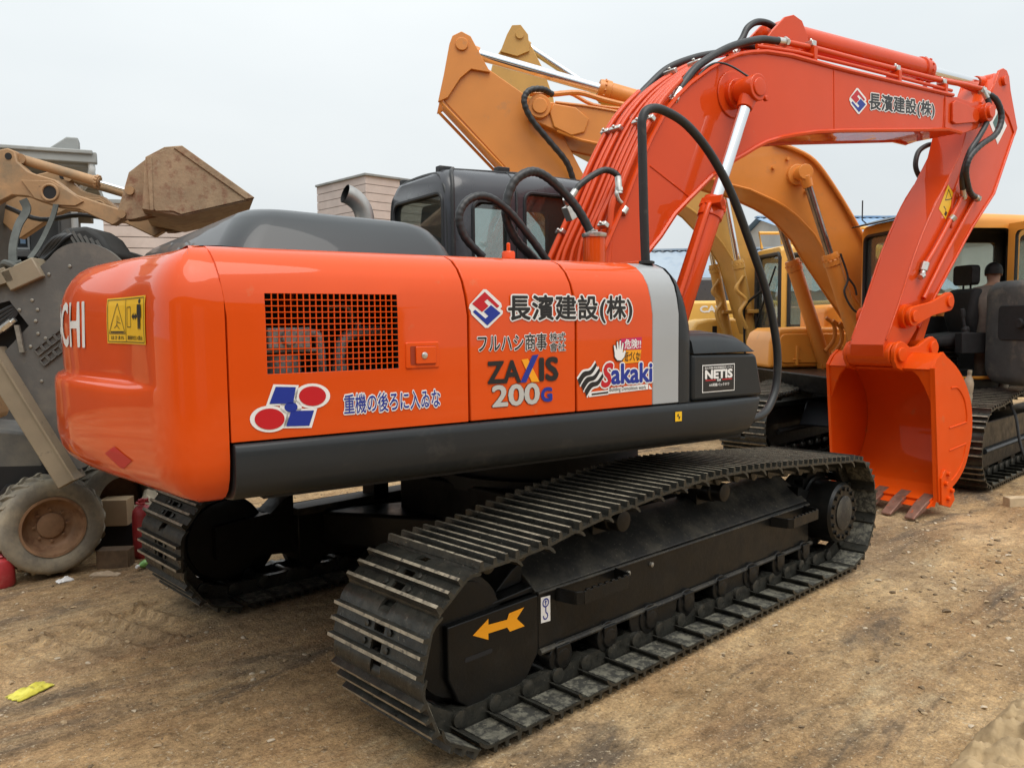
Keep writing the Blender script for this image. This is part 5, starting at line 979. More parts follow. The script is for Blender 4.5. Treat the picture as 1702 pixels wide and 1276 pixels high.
# ---- mustard excavator further back
CXm = thing('excavator', 'mustard-yellow excavator standing farther back between the red boom and the amber one', 'excavator', (9.0, 2.8, 0), R(143))
ctop = [(4.0, 5.0), (2.6, 4.35), (1.6, 3.95), (1.25, 3.70), (.98, 3.40), (.80, 2.95), (.65, 2.40), (.45, 1.8), (.3, 1.45)]
cbot = [(.72, 1.45), (.80, 1.70), (.92, 2.10), (1.08, 2.60), (1.25, 2.86), (1.45, 3.10), (1.70, 3.35), (2.2, 3.68), (4.05, 4.60)]
cb = bg_boom(CXm, ctop, cbot, .30, 'mustard')
ca = blk('arm', 'mustard', CXm, [(4.30, 5.98), (4.40, 6.08), (4.50, 6.07), (4.56, 5.95), (4.80, 5.60), (4.9, 5.2), (4.4, 3.9), (3.8, 2.6), (3.55, 2.6), (3.75, 4.2), (3.90, 5.10), (4.05, 5.5)], -.18, .18, .012, sharp=30)
for sg in (-1, 1):
    blk('ear_plate', 'mustard', ca, [(4.28, 5.98), (4.39, 6.12), (4.52, 6.11), (4.60, 5.97), (4.70, 5.72), (4.45, 5.66), (4.26, 5.74)], sg * .2 - .02, sg * .2 + .02, .006)
    mb = MB(); mb.cyl((4.41, sg * .22, 5.97), (4.41, sg * .25, 5.97), .06, 16); mb.build('pin', 'mustard', ca)
cylinder('arm_cylinder', (2.1, 0, 4.55), (4.41, 0, 5.97), .45, .10, .06, 'mustard', CXm, I4, wide=.13)
for y in (.5, -.5):
    cc = cylinder('boom_cylinder', (.80, y, 1.2), (1.33, y, 3.75), .55, .085, .048, 'mustard', CXm, I4, wide=.06)
    mb = MB(); mb.box(.80, .98, y - .16, y + .16, 1.78, 1.84); mb.build('hose_bracket', 'mustard', cc, bevel=.01)
    for k in range(3):
        mb = MB(); mb.tube(catmull([(1.02 + .02 * k, y + .10 + .03 * k, 2.35), (1.16, y + .10 + .03 * k, 2.15), (1.02, y + .14 + .03 * k, 1.98), (1.10, y + .12 + .03 * k, 1.80), (1.0, y + .12 + .03 * k, 1.55)], 5), .022, 8); mb.build('hose', 'mustard', cc)
c2, inner = make_cab_shell('cab', CXm, I4, -.85, .80, .50, 1.42, 1.02, 2.76, 'c_yellow', wall=.06, r=.08)
q1 = MB(); q1.prism(rrect(.56, 1.36, 1.25, 2.62, .06), .5, 1.1, axis='x'); q2 = MB(); q2.prism(rrect(-.05, .68, 1.25, 2.60, .10), 1.2, 1.6); q3 = MB(); q3.prism(rrect(-.70, .68, 1.6, 2.55, .06), .3, .6); q5 = MB(); q5.prism(rrect(-.70, -.18, 1.6, 2.55, .06), 1.2, 1.6); q4 = MB(); q4.prism(rrect(.6, 1.3, 1.6, 2.5, .06), -1.1, -.6, axis='x')
cut(c2, [inner, q1, q2, q3, q4, q5])
for nm, prof, a, b, ax in (('windscreen', rrect(.54, 1.38, 1.23, 2.64, .06), .765, .772, 'x'), ('door_window', rrect(-.07, .70, 1.23, 2.62, .10), 1.385, 1.392, 'y'), ('side_window', rrect(-.72, .70, 1.58, 2.57, .06), .53, .537, 'y'), ('side_window', rrect(-.72, -.16, 1.58, 2.57, .06), 1.385, 1.392, 'y')):
    mb = MB(); mb.prism(prof, a, b, axis=ax); mb.build(nm, 'clear', c2)
mb = MB(); frame_loop(mb, rrect(-.06, .69, 1.24, 2.61, .10), .03, lambda a, b: (a, 1.424, b)); frame_loop(mb, rrect(.55, 1.37, 1.24, 2.63, .06), .03, lambda a, b: (.803, a, b)); mb.build('window_seal', 'rubber', c2)
mb = MB()
for k in range(7): mb.prism([(-.8 + k * .18, 2.78), (-.76 + k * .18, 2.78), (-.76 + k * .18, 2.86), (-.8 + k * .18, 2.86)], .6, 1.34)
mb.tube([(.75, .62, 2.76), (.8, .62, 3.0), (-.7, .62, 3.0)], .025, 8); mb.tube([(.75, 1.32, 2.76), (.8, 1.32, 3.0), (-.7, 1.32, 3.0)], .025, 8); mb.build('roof_guard', 'c_yellow', c2)
mb = MB(); mb.tube([(.83, .62, 1.6), (.83, 1.28, 2.45)], .014, 6); mb.build('wiper', 'rubber', c2)
mb = MB(); mb.prism([(-.5, 1.4), (-.3, 1.4), (-.3, 2.2), (-.5, 2.2)], .75, 1.15); mb.build('seat', 'seat', c2, bevel=.04)
mb = MB(); mb.tube(catmull([(.95, .5, 1.1), (.98, .52, 1.62), (1.0, .62, 1.9), (.86, .9, 2.12)], 5), .02, 8); mb.build('handrail', 'grey', CXm)
blk('tool_box', 'c_yellow', CXm, [(.35, 1.05), (1.45, 1.05), (1.45, 1.50), (1.36, 1.66), (1.15, 1.70), (.35, 1.72)], -1.35, -.58, .05, seg=3)
mb = MB(); mb.box(1.0, 1.08, -.585, -.575, 1.42, 1.58); mb.build('box_slot', 'dark', CXm)
blk('house_frame', 'black', CXm, [(-2.2, .80), (1.5, .80), (1.6, 1.04), (-2.2, 1.04)], -1.36, 1.36, .02)
blk('engine_hood', 'c_yellow', CXm, [(-2.5, 1.05), (-.95, 1.05), (-.95, 2.0), (-2.4, 2.05)], -1.36, 1.36, .08, seg=3)
for yc in (-1.1, 1.1):
    mb = MB(); mb.prism([(XI - .4 + .4 * (1 - math.cos(w)), .4 - .4 * math.sin(w)) for w in [math.pi / 2 - math.pi * k / 10 for k in range(11)]][::-1] + [(XS + .4 * math.sin(w), .4 - .4 * math.cos(w)) for w in [math.pi * k / 10 for k in range(10, -1, -1)]][::-1], yc - .3, yc + .3); mb.build('track', 'shoe', CXm, TB, bevel=.01)
mb = MB(); mb.cyl((0, 0, .45), (0, 0, .82), .65, 24); mb.build('swing_ring', 'black', CXm)
# ================================================================== LOADER AND HANGING ATTACHMENT ON THE LEFT
M['tan'] = pm('faded_tan_paint', (0.38, 0.225, 0.11), 0.6, var=0.18, vscale=4, dust=[((0.24, 0.17, 0.10), 0.48, 0.72, 6.0), ((0.10, 0.06, 0.035), 0.66, 0.80, 15.0)], bump=.1)
M['rust'] = pm('rusty_bucket_steel', (0.33, 0.225, 0.135), 0.75, var=0.22, vscale=6, dust=[((0.22, 0.105, 0.06), 0.50, 0.68, 14.0), ((0.40, 0.31, 0.22), 0.60, 0.78, 22.0)], bump=.35, bscale=40)
M['machgrey'] = pm('dusty_grey_steel', (0.105, 0.103, 0.096), 0.6, var=0.2, vscale=3, dust=[((0.19, 0.17, 0.135), 0.50, 0.75, 3.0), ((0.07, 0.065, 0.055), 0.64, 0.8, 12)], bump=.12)
M['khaki'] = pm('khaki_paint', (0.25, 0.205, 0.14), 0.6, var=0.15, vscale=4, dust=[((0.14, 0.11, 0.08), 0.62, 0.75, 14.0)])
M['tyre'] = pm('dusty_tyre_rubber', (0.19, 0.17, 0.135), 0.9, var=0.25, vscale=7, dust=[((0.33, 0.285, 0.205), 0.42, 0.66, 6.0)], bump=.3, bscale=50)
M['rim'] = pm('rusty_rim', (0.27, 0.155, 0.085), 0.65, var=0.25, vscale=8, dust=[((0.16, 0.075, 0.04), 0.5, 0.7, 12)])
M['strap'] = pm('grey_webbing', (0.085, 0.092, 0.085), 0.85, var=0.25, vscale=14)
M['brass'] = M['fitting']
LX = thing('wheel_loader', 'dusty tan mini wheel loader with raised arms and rusty bucket, beside the counterweight', 'loader', (-1.6, 2.75, 0), R(-40))
def wheel(parent, x, y, sg, r=.345, w=.26, yaw=0.0):
    mb = MB(); yo = y; A = (0, sg, 0); TW = Matrix.Translation((x, y, 0)) @ Matrix.Rotation(yaw, 4, 'Z') @ Matrix.Translation((-x, -y, 0))
    mb.lathe([(.19, 0), (.205, .01), (.24, .026), (.29, .028), (.318, .012), (.325, -.02), (.325, -w + .02), (.318, -w - .01), (.28, -w - .025), (.19, -w), (.185, -w * .5), (.19, 0)], (x, yo, r), A, 40, cap=False)
    ty = mb.build('wheel', 'tyre', parent, TW, sharp=50)
    for k in range(22):
        w0 = 2 * math.pi * k / 22; mb = MB()
        for half in (0, 1):
            rgs = []
            for t in range(4):
                d = -.002 - (w / 2) * t / 3 if half == 0 else -w + .002 + (w / 2) * t / 3
                ang = w0 + (.0 if half == 0 else math.pi / 22) + .20 * t / 3
                ro = r if t > 0 else r - .02
                q = []
                for da, rr in ((-.045, .315), (.045, .315), (.032, ro), (-.032, ro)):
                    q.append(Vector((x + rr * math.cos(ang + da), yo + sg * d, r + rr * math.sin(ang + da))))
                rgs.append(q)
            mb.loft(rgs)
        mb.build('tread_lug', 'tyre', ty, TW)
    mb = MB(); mb.lathe([(.205, .004), (.205, .018), (.188, .016), (.182, -.01), (.165, -.055), (.150, -.075), (.135, -.08), (.02, -.078)], (x, yo, r), A, 36, cap=False); mb.lathe([(.085, -.08), (.085, -.060), (.075, -.055), (.0, -.055)], (x, yo, r), A, 24, cap=False); rm = mb.build('rim', 'rim', ty, TW)
    for k in range(8):
        a = 2 * math.pi * k / 8; q = Vector((x + .105 * math.cos(a), yo + sg * -.078, r + .105 * math.sin(a))); mb = MB(); mb.cyl(q, q + Vector((0, sg * .016, 0)), .011, 6); mb.build('wheel_nut', 'rim', rm, TW)
wheel(LX, -.03, -.50, -1, yaw=R(38)); wheel(LX, -1.15, -.50, -1); wheel(LX, -.03, .50, 1, yaw=R(38)); wheel(LX, -1.15, .50, 1)
blk('chassis', 'machgrey', LX, [(-1.5, .28), (-.22, .28), (-.15, .5), (-.25, .95), (-1.5, 1.1)], -.24, .24, .02)
blk('fender', 'tan', LX, [(-.45, .58), (-.30, .66), (.30, .66), (.30, .70), (-.5, .70)], -.52, -.22, .01) if False else None
blk('engine_hood', 'tan', LX, [(-1.7, 1.0), (-.75, 1.0), (-.7, 1.75), (-1.6, 1.7)], -.42, .42, .05)
blk('mast', 'machgrey', LX, [(-1.35, 1.0), (-.95, .95), (-.75, 2.0), (-.62, 2.70), (-.85, 2.80), (-1.0, 2.2)], -.46, .46, .03)
armp = [(-.75, 2.55), (-.62, 2.78), (-.286, 2.855), (-.22, 2.868), (-.175, 2.85), (-.163, 2.782), (-.10, 2.72), (-.059, 2.703), (.071, 2.664), (.183, 2.573), (.472, 2.473), (.505, 2.405), (.43, 2.362), (.217, 2.468), (.081, 2.482), (-.02, 2.515), (-.11, 2.554), (-.206, 2.562), (-.305, 2.514), (-.55, 2.35)]
for y in (-.40, .33):
    a_ = blk('lift_arm', 'tan', LX, armp, y - .035, y + .035, .008, sharp=30)
    blk('arm_plate', 'tan', a_, [(-.14, 2.66), (.05, 2.655), (.14, 2.60), (.255, 2.52), (.20, 2.49), (.06, 2.497), (-.06, 2.54)], y - .046, y - .0352, .004)
    mb = MB(); mb.tube([(.043 + .052 * math.cos(2 * math.pi * k / 20), y - .05, 2.577 + .052 * math.sin(2 * math.pi * k / 20)) for k in range(22)], .009, 8, cap=False); mb.lathe([(.046, 0), (.046, .003)], (.043, y - .047, 2.577), (0, -1, 0), 20, 1); mb.build('hose_ring', ['tan', 'dark'], a_)
    mb = MB(); mb.cyl((-.215, y - .04, 2.815), (-.215, y + .04, 2.815), .022, 14); mb.build('pin', 'dark', a_)
for y in (-.36, .30):
    cylinder('tilt_cylinder', (-.16, y, 2.806), (.56, y, 2.588), .68, .033, .014, 'tan', LX, I4, wide=.04, headl=.05)
TBk = Matrix.Translation((.9, -.6, 0)) @ Matrix.Rotation(R(17), 4, 'Z') @ Matrix.Translation((-.9, .6, 0))
bkt = blk('bucket_shell', 'rust', LX, [(.70, 2.44), (.935, 2.40), (1.386, 2.525), (1.392, 2.540), (.94, 2.425), (.77, 2.455), (.745, 2.55), (.76, 2.76), (.86, 2.825), (.955, 2.842), (.95, 2.855), (.85, 2.84), (.735, 2.77)], -.60, .38, .004, T=TBk)
sdp = [(.745, 2.764), (.857, 2.823), (.956, 2.843), (1.388, 2.537), (.935, 2.412), (.885, 2.432), (.783, 2.428), (.745, 2.47)]
for y in (-.60, .38):
    sd_ = blk('bucket_side', 'rust', bkt, sdp, y - .012, y + .012, .003, T=TBk)
    blk('edge_bar', 'rust', sd_, [(.905, 2.835), (.956, 2.852), (1.395, 2.538), (1.34, 2.525)], y - .022, y + .022, .004, T=TBk)
    mb = MB(); mb.box(.748, .772, y - .02, y + .02, 2.43, 2.775); mb.build('side_rib', 'rust', sd_, TBk, bevel=.003)
for y in (-.43, -.33, .30, .40):
    mt = blk('hinge_plate', 'rust', bkt, [(.745, 2.81), (.675, 2.803), (.553, 2.71), (.499, 2.545), (.471, 2.465), (.50, 2.40), (.56, 2.40), (.745, 2.44)], y - .012, y + .012, .004)
    for q in ((.56, 2.588), (.50, 2.435)): mb = MB(); mb.cyl((q[0], y - .03, q[1]), (q[0], y + .03, q[1]), .028, 16); mb.build('pin', 'tan', mt)
mb = MB(); mb.tube(catmull([(-.3, -.34, 2.5), (-.1, -.3, 2.42), (.15, -.28, 2.45), (.4, -.26, 2.42)], 5), .016, 8); mb.build('hose', 'hose', LX)
# grey attachment slung under the arms
AT = thing('hydraulic_attachment', 'heavy grey steel attachment with bolts and khaki beam, slung under the loader arms', 'attachment', (-1.6, 2.75, 0), R(-40))
arc = catmull([(-.40, 0, 1.86), (-.146, 0, 1.95), (.108, 0, 2.063), (.231, 0, 2.175), (.343, 0, 2.216), (.453, 0, 2.205), (.572, 0, 2.14), (.66, 0, 2.02), (.69, 0, 1.86)], 4)
pp = [(q.x, q.z) for q in arc] + [(.60, 1.30), (.34, .80), (.15, .74), (-.16, 1.50), (-.45, 1.62)]
pl = MB(); pl.prism(pp, -.78, -.74); plate_ = pl.build('side_plate', 'machgrey', AT, bevel=.006)
ck = MB(); ck.prism([(-.46, 1.76), (-.079, 1.858), (.030, 1.70), (-.135, 1.53), (-.46, 1.56)], -.85, -.70)
for mdf in list(plate_.modifiers): plate_.modifiers.remove(mdf)
ck.v = [q for q in ck.v]; cut(plate_, [ck])
for i in range(5):
    for j in range(2):
        a, b = .070 + i * .042 + j * .03, 1.545 + i * .032 - j * .066; mb = MB(); ux, uz = Vector((.028, 0, .022)), Vector((.020, 0, -.028))
        ctr = Vector((a + .02, -.785, b))
        for s1, s2 in ((ux, uz), (uz, ux)):
            for e in (-1, 1): mb.obox(ctr + s2 * .62 * e, s1 * .70, s2 * .10, Vector((0, .008, 0)))
        mb.build('lattice_cell', 'machgrey', plate_)
for (a, b) in ((.06, 1.86), (.09, 1.80), (-.02, 1.80), (.075, 1.73), (.085, 1.65), (.035, 1.57), (.13, 1.62), (.17, 2.02), (.30, 2.07), (.09, 1.35), (.04, 1.20)):
    mb = MB(); mb.lathe([(.011, 0), (.011, .006), (.006, .008)], (a, -.78, b), (0, -1, 0), 8); mb.build('bolt', 'bolt', plate_)
blk('back_plate', 'machgrey', AT, pp, -.15, -.11, .006)
blk('core', 'dark', AT, [(a * .86 + .03, b * .92 + .12) for a, b in pp], -.70, -.2, .02)
mb = MB(); mb.obox((.02, -.80, 1.12), Vector((.225, 0, -.42)), Vector((0, .06, 0)), Vector((.052, 0, .028))); bm_ = mb.build('khaki_beam', 'khaki', AT, bevel=.006)
mb = MB(); mb.obox((.075, -.80, 1.15), Vector((.225, 0, -.42)), Vector((0, .075, 0)), Vector((.006, 0, .003))); mb.build('beam_edge', 'khaki', bm_)
mb = MB(); mb.obox((-.30, -.79, 1.93), Vector((.26, 0, .085)), Vector((0, .03, 0)), Vector((-.012, 0, .032))); mb.build('khaki_strip', 'khaki', AT)
mb = MB(); mb.obox((.02, -.72, 2.02), Vector((.10, 0, .045)), Vector((0, .10, 0)), Vector((-.03, 0, .06))); mb.obox((-.075, -.72, 2.0), Vector((.03, 0, -.06)), Vector((0, .09, 0)), Vector((.02, 0, .01))); mb.build('lug', 'khaki', AT, bevel=.008)
for k in range(5):
    mb = MB(); mb.tube(catmull([(-.40, -.74 + .02 * k, 1.60 + .035 * k), (-.20, -.77, 1.64 + .03 * k), (-.08, -.76, 1.74 + .02 * k), (-.03, -.74, 1.82)], 6), .014, 8); mb.build('hose', 'hose', AT)
mb = MB(); mb.cyl((-.20, -.80, 1.62), (-.04, -.80, 1.74), .016, 10); mb.cyl((-.12, -.80, 1.68), (-.06, -.80, 1.725), .024, 6); mb.build('hose_end', 'fitting', AT)
mb = MB(); mb.obox((-.02, -.80, 1.62), Vector((.012, 0, -.085)), Vector((0, .008, 0)), Vector((.014, 0, 0))); mb.build('latch_bar', 'bolt', AT)
vn = blk('vent_hood', pm('vent_black', (.03, .031, .03), .75, var=.3, vscale=9), AT, [(.10, 2.13), (.13, 2.25), (.22, 2.32), (.36, 2.335), (.45, 2.27), (.53, 2.14), (.40, 2.08), (.2, 2.08)], -.66, -.30, .03, seg=3)
for k in range(6):
    mb = MB(); x = .27 + k * .036; mb.obox((x, -.665, 2.255 - k * .014), Vector((.030, 0, -.055)), Vector((0, .008, 0)), Vector((.007, 0, .004))); mb.build('vent_slat', 'machgrey', vn)
for k in range(4):
    mb = MB(); mb.tube(catmull([(.02, -.62 - .02 * k, 2.06), (.08 + .02 * k, -.66, 2.17), (.18 + .02 * k, -.68, 2.26), (.30, -.62, 2.30)], 6), .013, 8); mb.build('cable', 'hose', AT)
# webbing slings
def strap(name, pts, w, label):
    mb = MB(); pth = catmull(pts, 6); rgs = []
    for i, q in enumerate(pth):
        t = (pth[min(i + 1, len(pth) - 1)] - pth[max(i - 1, 0)]).normalized(); sdv = t.cross(Vector((0, 1, 0))).normalized() * w; nn = Vector((0, .006, 0)); rgs.append([q - sdv - nn, q + sdv - nn, q + sdv + nn, q - sdv + nn])
    mb.loft(rgs); o = mb.build(name, 'strap', None, Matrix.Translation((-1.6, 2.75, 0)) @ Matrix.Rotation(R(-40), 4, 'Z')); return tag(o, label, 'sling')
strap('webbing_sling', [(-.125, -.46, 2.53), (-.10, -.47, 2.46), (-.13, -.52, 2.36), (-.12, -.62, 2.22), (-.085, -.70, 2.09), (-.06, -.72, 2.05)], .026, 'grey webbing sling hanging in front, knotted to the attachment lug')
strap('webbing_sling', [(.08, -.45, 2.50), (.065, -.47, 2.42), (.035, -.52, 2.30), (.02, -.60, 2.20), (.0, -.66, 2.13)], .016, 'narrower grey webbing sling behind the knotted one')
mb = MB(); mb.tube(catmull([(-.12, -.74, 2.04), (-.09, -.79, 2.09), (-.03, -.80, 2.07), (0, -.77, 2.03), (-.05, -.74, 2.02), (-.1, -.76, 2.06), (-.02, -.72, 2.1)], 6), .022, 8); tag(mb.build('sling_knot', 'strap', None, Matrix.Translation((-1.6, 2.75, 0)) @ Matrix.Rotation(R(-40), 4, 'Z')), 'knotted end of the grey webbing slings', 'knot')

# ================================================================== BUILDINGS
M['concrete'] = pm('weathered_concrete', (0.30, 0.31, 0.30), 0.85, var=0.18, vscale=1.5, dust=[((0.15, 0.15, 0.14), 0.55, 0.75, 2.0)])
M['dkwall'] = pm('dark_wall', (0.07, 0.07, 0.07), 0.8, var=0.3, vscale=2)  # one dark wall colour, varied at random
M['cladding'] = pm('beige_cladding', (0.58, 0.485, 0.435), 0.75, var=0.10, vscale=3, dust=[((0.50, 0.41, 0.36), 0.5, 0.7, 1.2)])
M['joint'] = pm('cladding_joint', (0.34, 0.28, 0.25), 0.85)
M['blueroof'] = pm('blue_roof_sheet', (0.20, 0.33, 0.50), 0.5, var=0.10, vscale=1.2, dust=[((0.40, 0.45, 0.48), 0.5, 0.72, 1.6)])
M['paleroof'] = pm('pale_roof_sheet', (0.33, 0.39, 0.45), 0.8, var=0.08, vscale=1.5, dust=[((0.24, 0.31, 0.40), 0.5, 0.7, 1.0)])
M['shedwall'] = pm('shed_wall_sheet', (0.42, 0.42, 0.40), 0.7, var=0.12, vscale=1)
M['pane'] = pm('dark_window_pane', (0.03, 0.035, 0.04), 0.12, spec=.6)
M['railing'] = pm('pale_railing', (0.55, 0.56, 0.55), 0.6)
FWD = Vector((.69, .724, 0)); RGT = Vector((.7236, -.6902, 0)); EYE = Vector((-3.411, -3.666, 0))
def place(d, lat): return EYE + FWD * d + RGT * lat
# left building with a projecting concrete eave
o0 = place(12.4, -6.30); LB = thing('building', 'low grey concrete building with projecting eave and gutter behind the loader', 'building', o0, math.atan2(RGT.y, RGT.x) + R(24))
# local x runs to the right end, y away from the viewer
def lbox(n, m, x0, x1, y0, y1, z0, z1, par=LB, bev=.015): mb = MB(); mb.box(x0, x1, y0, y1, z0, z1); return mb.build(n, m, par, bevel=bev)
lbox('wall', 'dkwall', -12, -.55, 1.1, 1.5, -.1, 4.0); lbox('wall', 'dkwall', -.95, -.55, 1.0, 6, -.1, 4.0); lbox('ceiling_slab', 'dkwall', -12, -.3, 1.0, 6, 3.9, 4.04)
ev = lbox('eave', 'concrete', -12, 0.0, -.1, 6, 4.05, 4.22); lbox('gutter', 'concrete', -12, .1, -.22, -.06, 4.10, 4.26, ev); lbox('fascia', 'concrete', -12, .05, -.26, -.225, 4.22, 4.28, ev)
mb = MB(); mb.prism([(-.75, 4.22), (-.16, 4.22), (-.16, 4.55), (-.32, 4.55)], .25, .6); mb.build('parapet', 'concrete', LB, bevel=.02)
mb = MB(); mb.tube(catmull([(.02, -.14, 4.10), (.02, -.14, 3.98), (-.05, .0, 3.86), (-.22, .4, 3.72), (-.28, .5, 3.6), (-.28, .55, 2.5)], 4), .05, 10); mb.build('downpipe', 'railing', LB)
for k, x in enumerate((-1.15, -1.6, -2.05, -2.6, -3.1)):
    w_ = lbox('window', 'railing', x - .19, x + .19, 1.05, 1.1, 2.9, 3.75); lbox('pane', 'pane', x - .155, x + .155, 1.035, 1.049, 2.95, 3.70, w_, 0)
    for j in range(3): lbox('curtain', ('paleroof', 'joint', 'blueroof')[(k + j) % 3], x - .14 + j * .10, x - .07 + j * .10, 1.02, 1.034, 3.0, 3.66, w_, 0)
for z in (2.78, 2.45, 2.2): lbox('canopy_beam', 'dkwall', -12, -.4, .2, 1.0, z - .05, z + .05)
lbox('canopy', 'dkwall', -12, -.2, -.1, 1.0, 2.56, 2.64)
for k in range(14): lbox('railing_bar', 'railing', -3.9 + k * .13, -3.875 + k * .13, .9, .93, 1.95, 2.55, LB, 0)
for z in (1.95, 2.25, 2.55): lbox('railing_rail', 'railing', -4.0, -2.1, .93, .955, z - .015, z + .015, LB, 0)
lbox('doorway', 'pane', -5, -2, 1.05, 1.099, 0, 1.9)
# beige clad building behind the engine hood
TB_ = thing('building', 'beige clad flat-roofed building seen above the engine hood', 'building', (5.2, 9.25, 0))
def clad(x0, x1, y0, y1, z1, rows, z0=0.0):
    mb = MB(); mb.box(x0 + .02, x1 - .02, y0 + .02, y1 - .02, -.1, z1 - .02); mb.build('core', 'joint', TB_)
    h = .155; k = 0; z = z1
    while k < rows:
        for face in (0, 1):
            mb = MB()
            if face == 0: mb.box(x0, x1, y0, y0 + .019, z - h + .012, z)
            else: mb.box(x0, x0 + .019, y0 + .0195, y1, z - h + .012, z)
            mb.build('panel', 'cladding', TB_)
        z -= h; k += 1
    mb = MB(); mb.box(x0 - .04, x1, y0 - .04, y1, z1, z1 + .045); mb.build('coping', 'concrete', TB_, bevel=.008)
clad(0, 1.5, 0, 1.75, 4.42, 18)
clad(-5.5, -.8, 1.76, 4.0, 3.36, 14) if False else None
mb = MB(); mb.box(-.012, .0, .95, 1.35, 3.48, 3.72); wn = mb.build('window', 'railing', TB_); mb = MB(); mb.box(-.018, -.0125, .98, 1.14, 3.50, 3.70); mb.build('pane', 'pane', wn); mb = MB(); mb.box(-.018, -.0125, 1.17, 1.32, 3.50, 3.70); mb.build('pane', 'pane', wn)
WG = thing('building', 'low beige clad annexe under the raised rusty bucket', 'building', place(11.6, -5.2), math.atan2(RGT.y, RGT.x) + R(18))
mb = MB(); mb.box(-.5, 1.35, .02, 3, -.1, 3.4); mb.build('core', 'joint', WG)
for k in range(13):
    mb = MB(); mb.box(-.5, 1.35, 0, .019, 3.4 - (k + 1) * .155 + .012, 3.4 - k * .155); mb.build('panel', 'cladding', WG)
mb = MB(); mb.box(-.55, 1.38, -.04, 3, 3.4, 3.45); mb.build('coping', 'concrete', WG)
for k in range(9): mb = MB(); mb.box(.25 + k * .12, .27 + k * .12, -.20, -.18, 2.3, 2.75); mb.build('railing_bar', 'dkwall', WG)
mb = MB(); mb.box(.2, 1.3, -.205, -.175, 2.75, 2.78); mb.build('railing_rail', 'dkwall', WG)
mb = MB(); mb.cyl((.78, -.1, 2.2), (.78, -.1, 3.15), .018, 8); mb.build('pole', 'dkwall', WG)
# corrugated sheds on the far side of the yard
def shed(name, label, d0, l0, l1, zr, ze, depth, rm, wm, yaw=0.0):
    t = thing(name, label, 'shed', place(d0, l0), math.atan2(RGT.y, RGT.x) + yaw); Lx = l1 - l0; n = int(Lx / .11); mb = MB()
    top = [(i * Lx / n, .018 * (1 if i % 2 else -1)) for i in range(n + 1)]
    for (y0, z0, y1, z1) in ((0, ze, depth, zr), (depth, zr, depth * 2, ze)):
        vs = [(x, y0, z0 + dz) for x, dz in top] + [(x, y1, z1 + dz) for x, dz in top]; mb.add(vs, [(i, i + 1, n + 2 + i, n + 1 + i) for i in range(n)])
    mb.build('roof', rm, t, sharp=180, fix=False)
    for (y, zt) in ((.35, ze - .02), (depth * 2 - .35, ze - .02)): mb = MB(); mb.box(.2, Lx - .2, y - .05, y + .05, -.1, zt); mb.build('wall', wm, t)
    for x in (.25, Lx - .25): mb = MB(); mb.prism([(.35, -.1), (depth * 2 - .35, -.1), (depth * 2 - .35, ze - .03), (depth, zr - .06), (.35, ze - .03)], x - .05, x + .05, axis='x'); mb.build('gable', wm, t)
    mb = MB(); mb.box(0, Lx, depth - .12, depth + .12, zr + .005, zr + .05); mb.build('ridge_cap', rm, t); return t
shed('shed', 'long shed with blue corrugated roof far behind the excavators', 23.0, 8.2, 21.5, 4.95, 4.03, 3.6, 'blueroof', 'shedwall', R(4))
shed('shed', 'lower shed with pale corrugated roof seen under the red boom', 19.0, 3.0, 10.2, 3.55, 2.32, 3.2, 'paleroof', 'shedwall', R(-4))
# building added out of view behind the camera, to darken what the paint mirrors
wk = thing('added_reflection_building', 'long grey building added behind the camera, darkening reflections in the glossy orange doors', 'building', place(-9.5, -22), math.atan2(RGT.y, RGT.x))
mb = MB(); mb.box(0, 44, -8, 0, -.1, 5.6); mb.build('wall', pm('added_building_wall', (.15, .14, .13), .8, var=.3, vscale=.5), wk)
mb = MB(); mb.prism([(-8.4, 5.6), (.4, 5.6), (.4, 5.75), (-4, 7.2), (-8.4, 5.75)], -.5, 44.5, axis='x'); mb.build('roof', 'blueroof', wk)
for k in range(7): mb = MB(); mb.box(2 + k * 6, 6 + k * 6, .0, .05, 0, 4.2); mb.build('roller_door', 'dkwall' if k % 2 else 'shedwall', wk)

# ---- two more machines, far back between the booms
M['far_red'] = pm('faded_red_paint', (0.50, 0.055, 0.02), 0.5, var=.1)
def far_machine(d, lat, yaw, body, stripe, word, label):
    t = thing('excavator', label, 'excavator', place(d, lat), math.atan2(RGT.y, RGT.x) + yaw)
    blk('counterweight', body, t, rrect(-1.2, 1.2, 1.35, 2.05, .15), -.4, .5, .06, seg=3)
    blk('house_frame', stripe, t, [(-1.2, 1.1), (1.2, 1.1), (1.2, 1.34), (-1.2, 1.34)], -.35, 2.6, .03)
    blk('engine_hood', body, t, [(-1.15, 1.35), (1.15, 1.35), (1.1, 2.0), (-1.1, 2.0)], .51, 1.6, .05)
    blk('cab', 'cabgrey', t, [(.2, 1.35), (1.15, 1.35), (1.1, 2.6), (.3, 2.6)], 1.61, 2.6, .06)
    mb = MB(); lettering(mb, word, (-.55, 1.83, -.10, 1.95), lambda a, b, l=0: (a, -.404 - l, b), 0, .04); mb.build('lettering', 'white', t, fix=False)
    mb = MB(); mb.box(-1.2, 1.2, -.2, 2.6, .05, .7); mb.build('track', 'shoe', t, bevel=.2); mb = MB(); mb.cyl((0, 1, .6), (0, 1, 1.12), .5, 20); mb.build('swing_ring', 'black', t)
    return t
far_machine(16.0, 4.05, R(12), 'c_yellow', 'grey', 'CAT', 'pale yellow excavator tail with white letters, far back under the red boom')
far_machine(16.6, 3.2, R(20), 'far_red', 'grey', 'AM', 'faded red excavator tail mostly hidden by the boom cylinder')

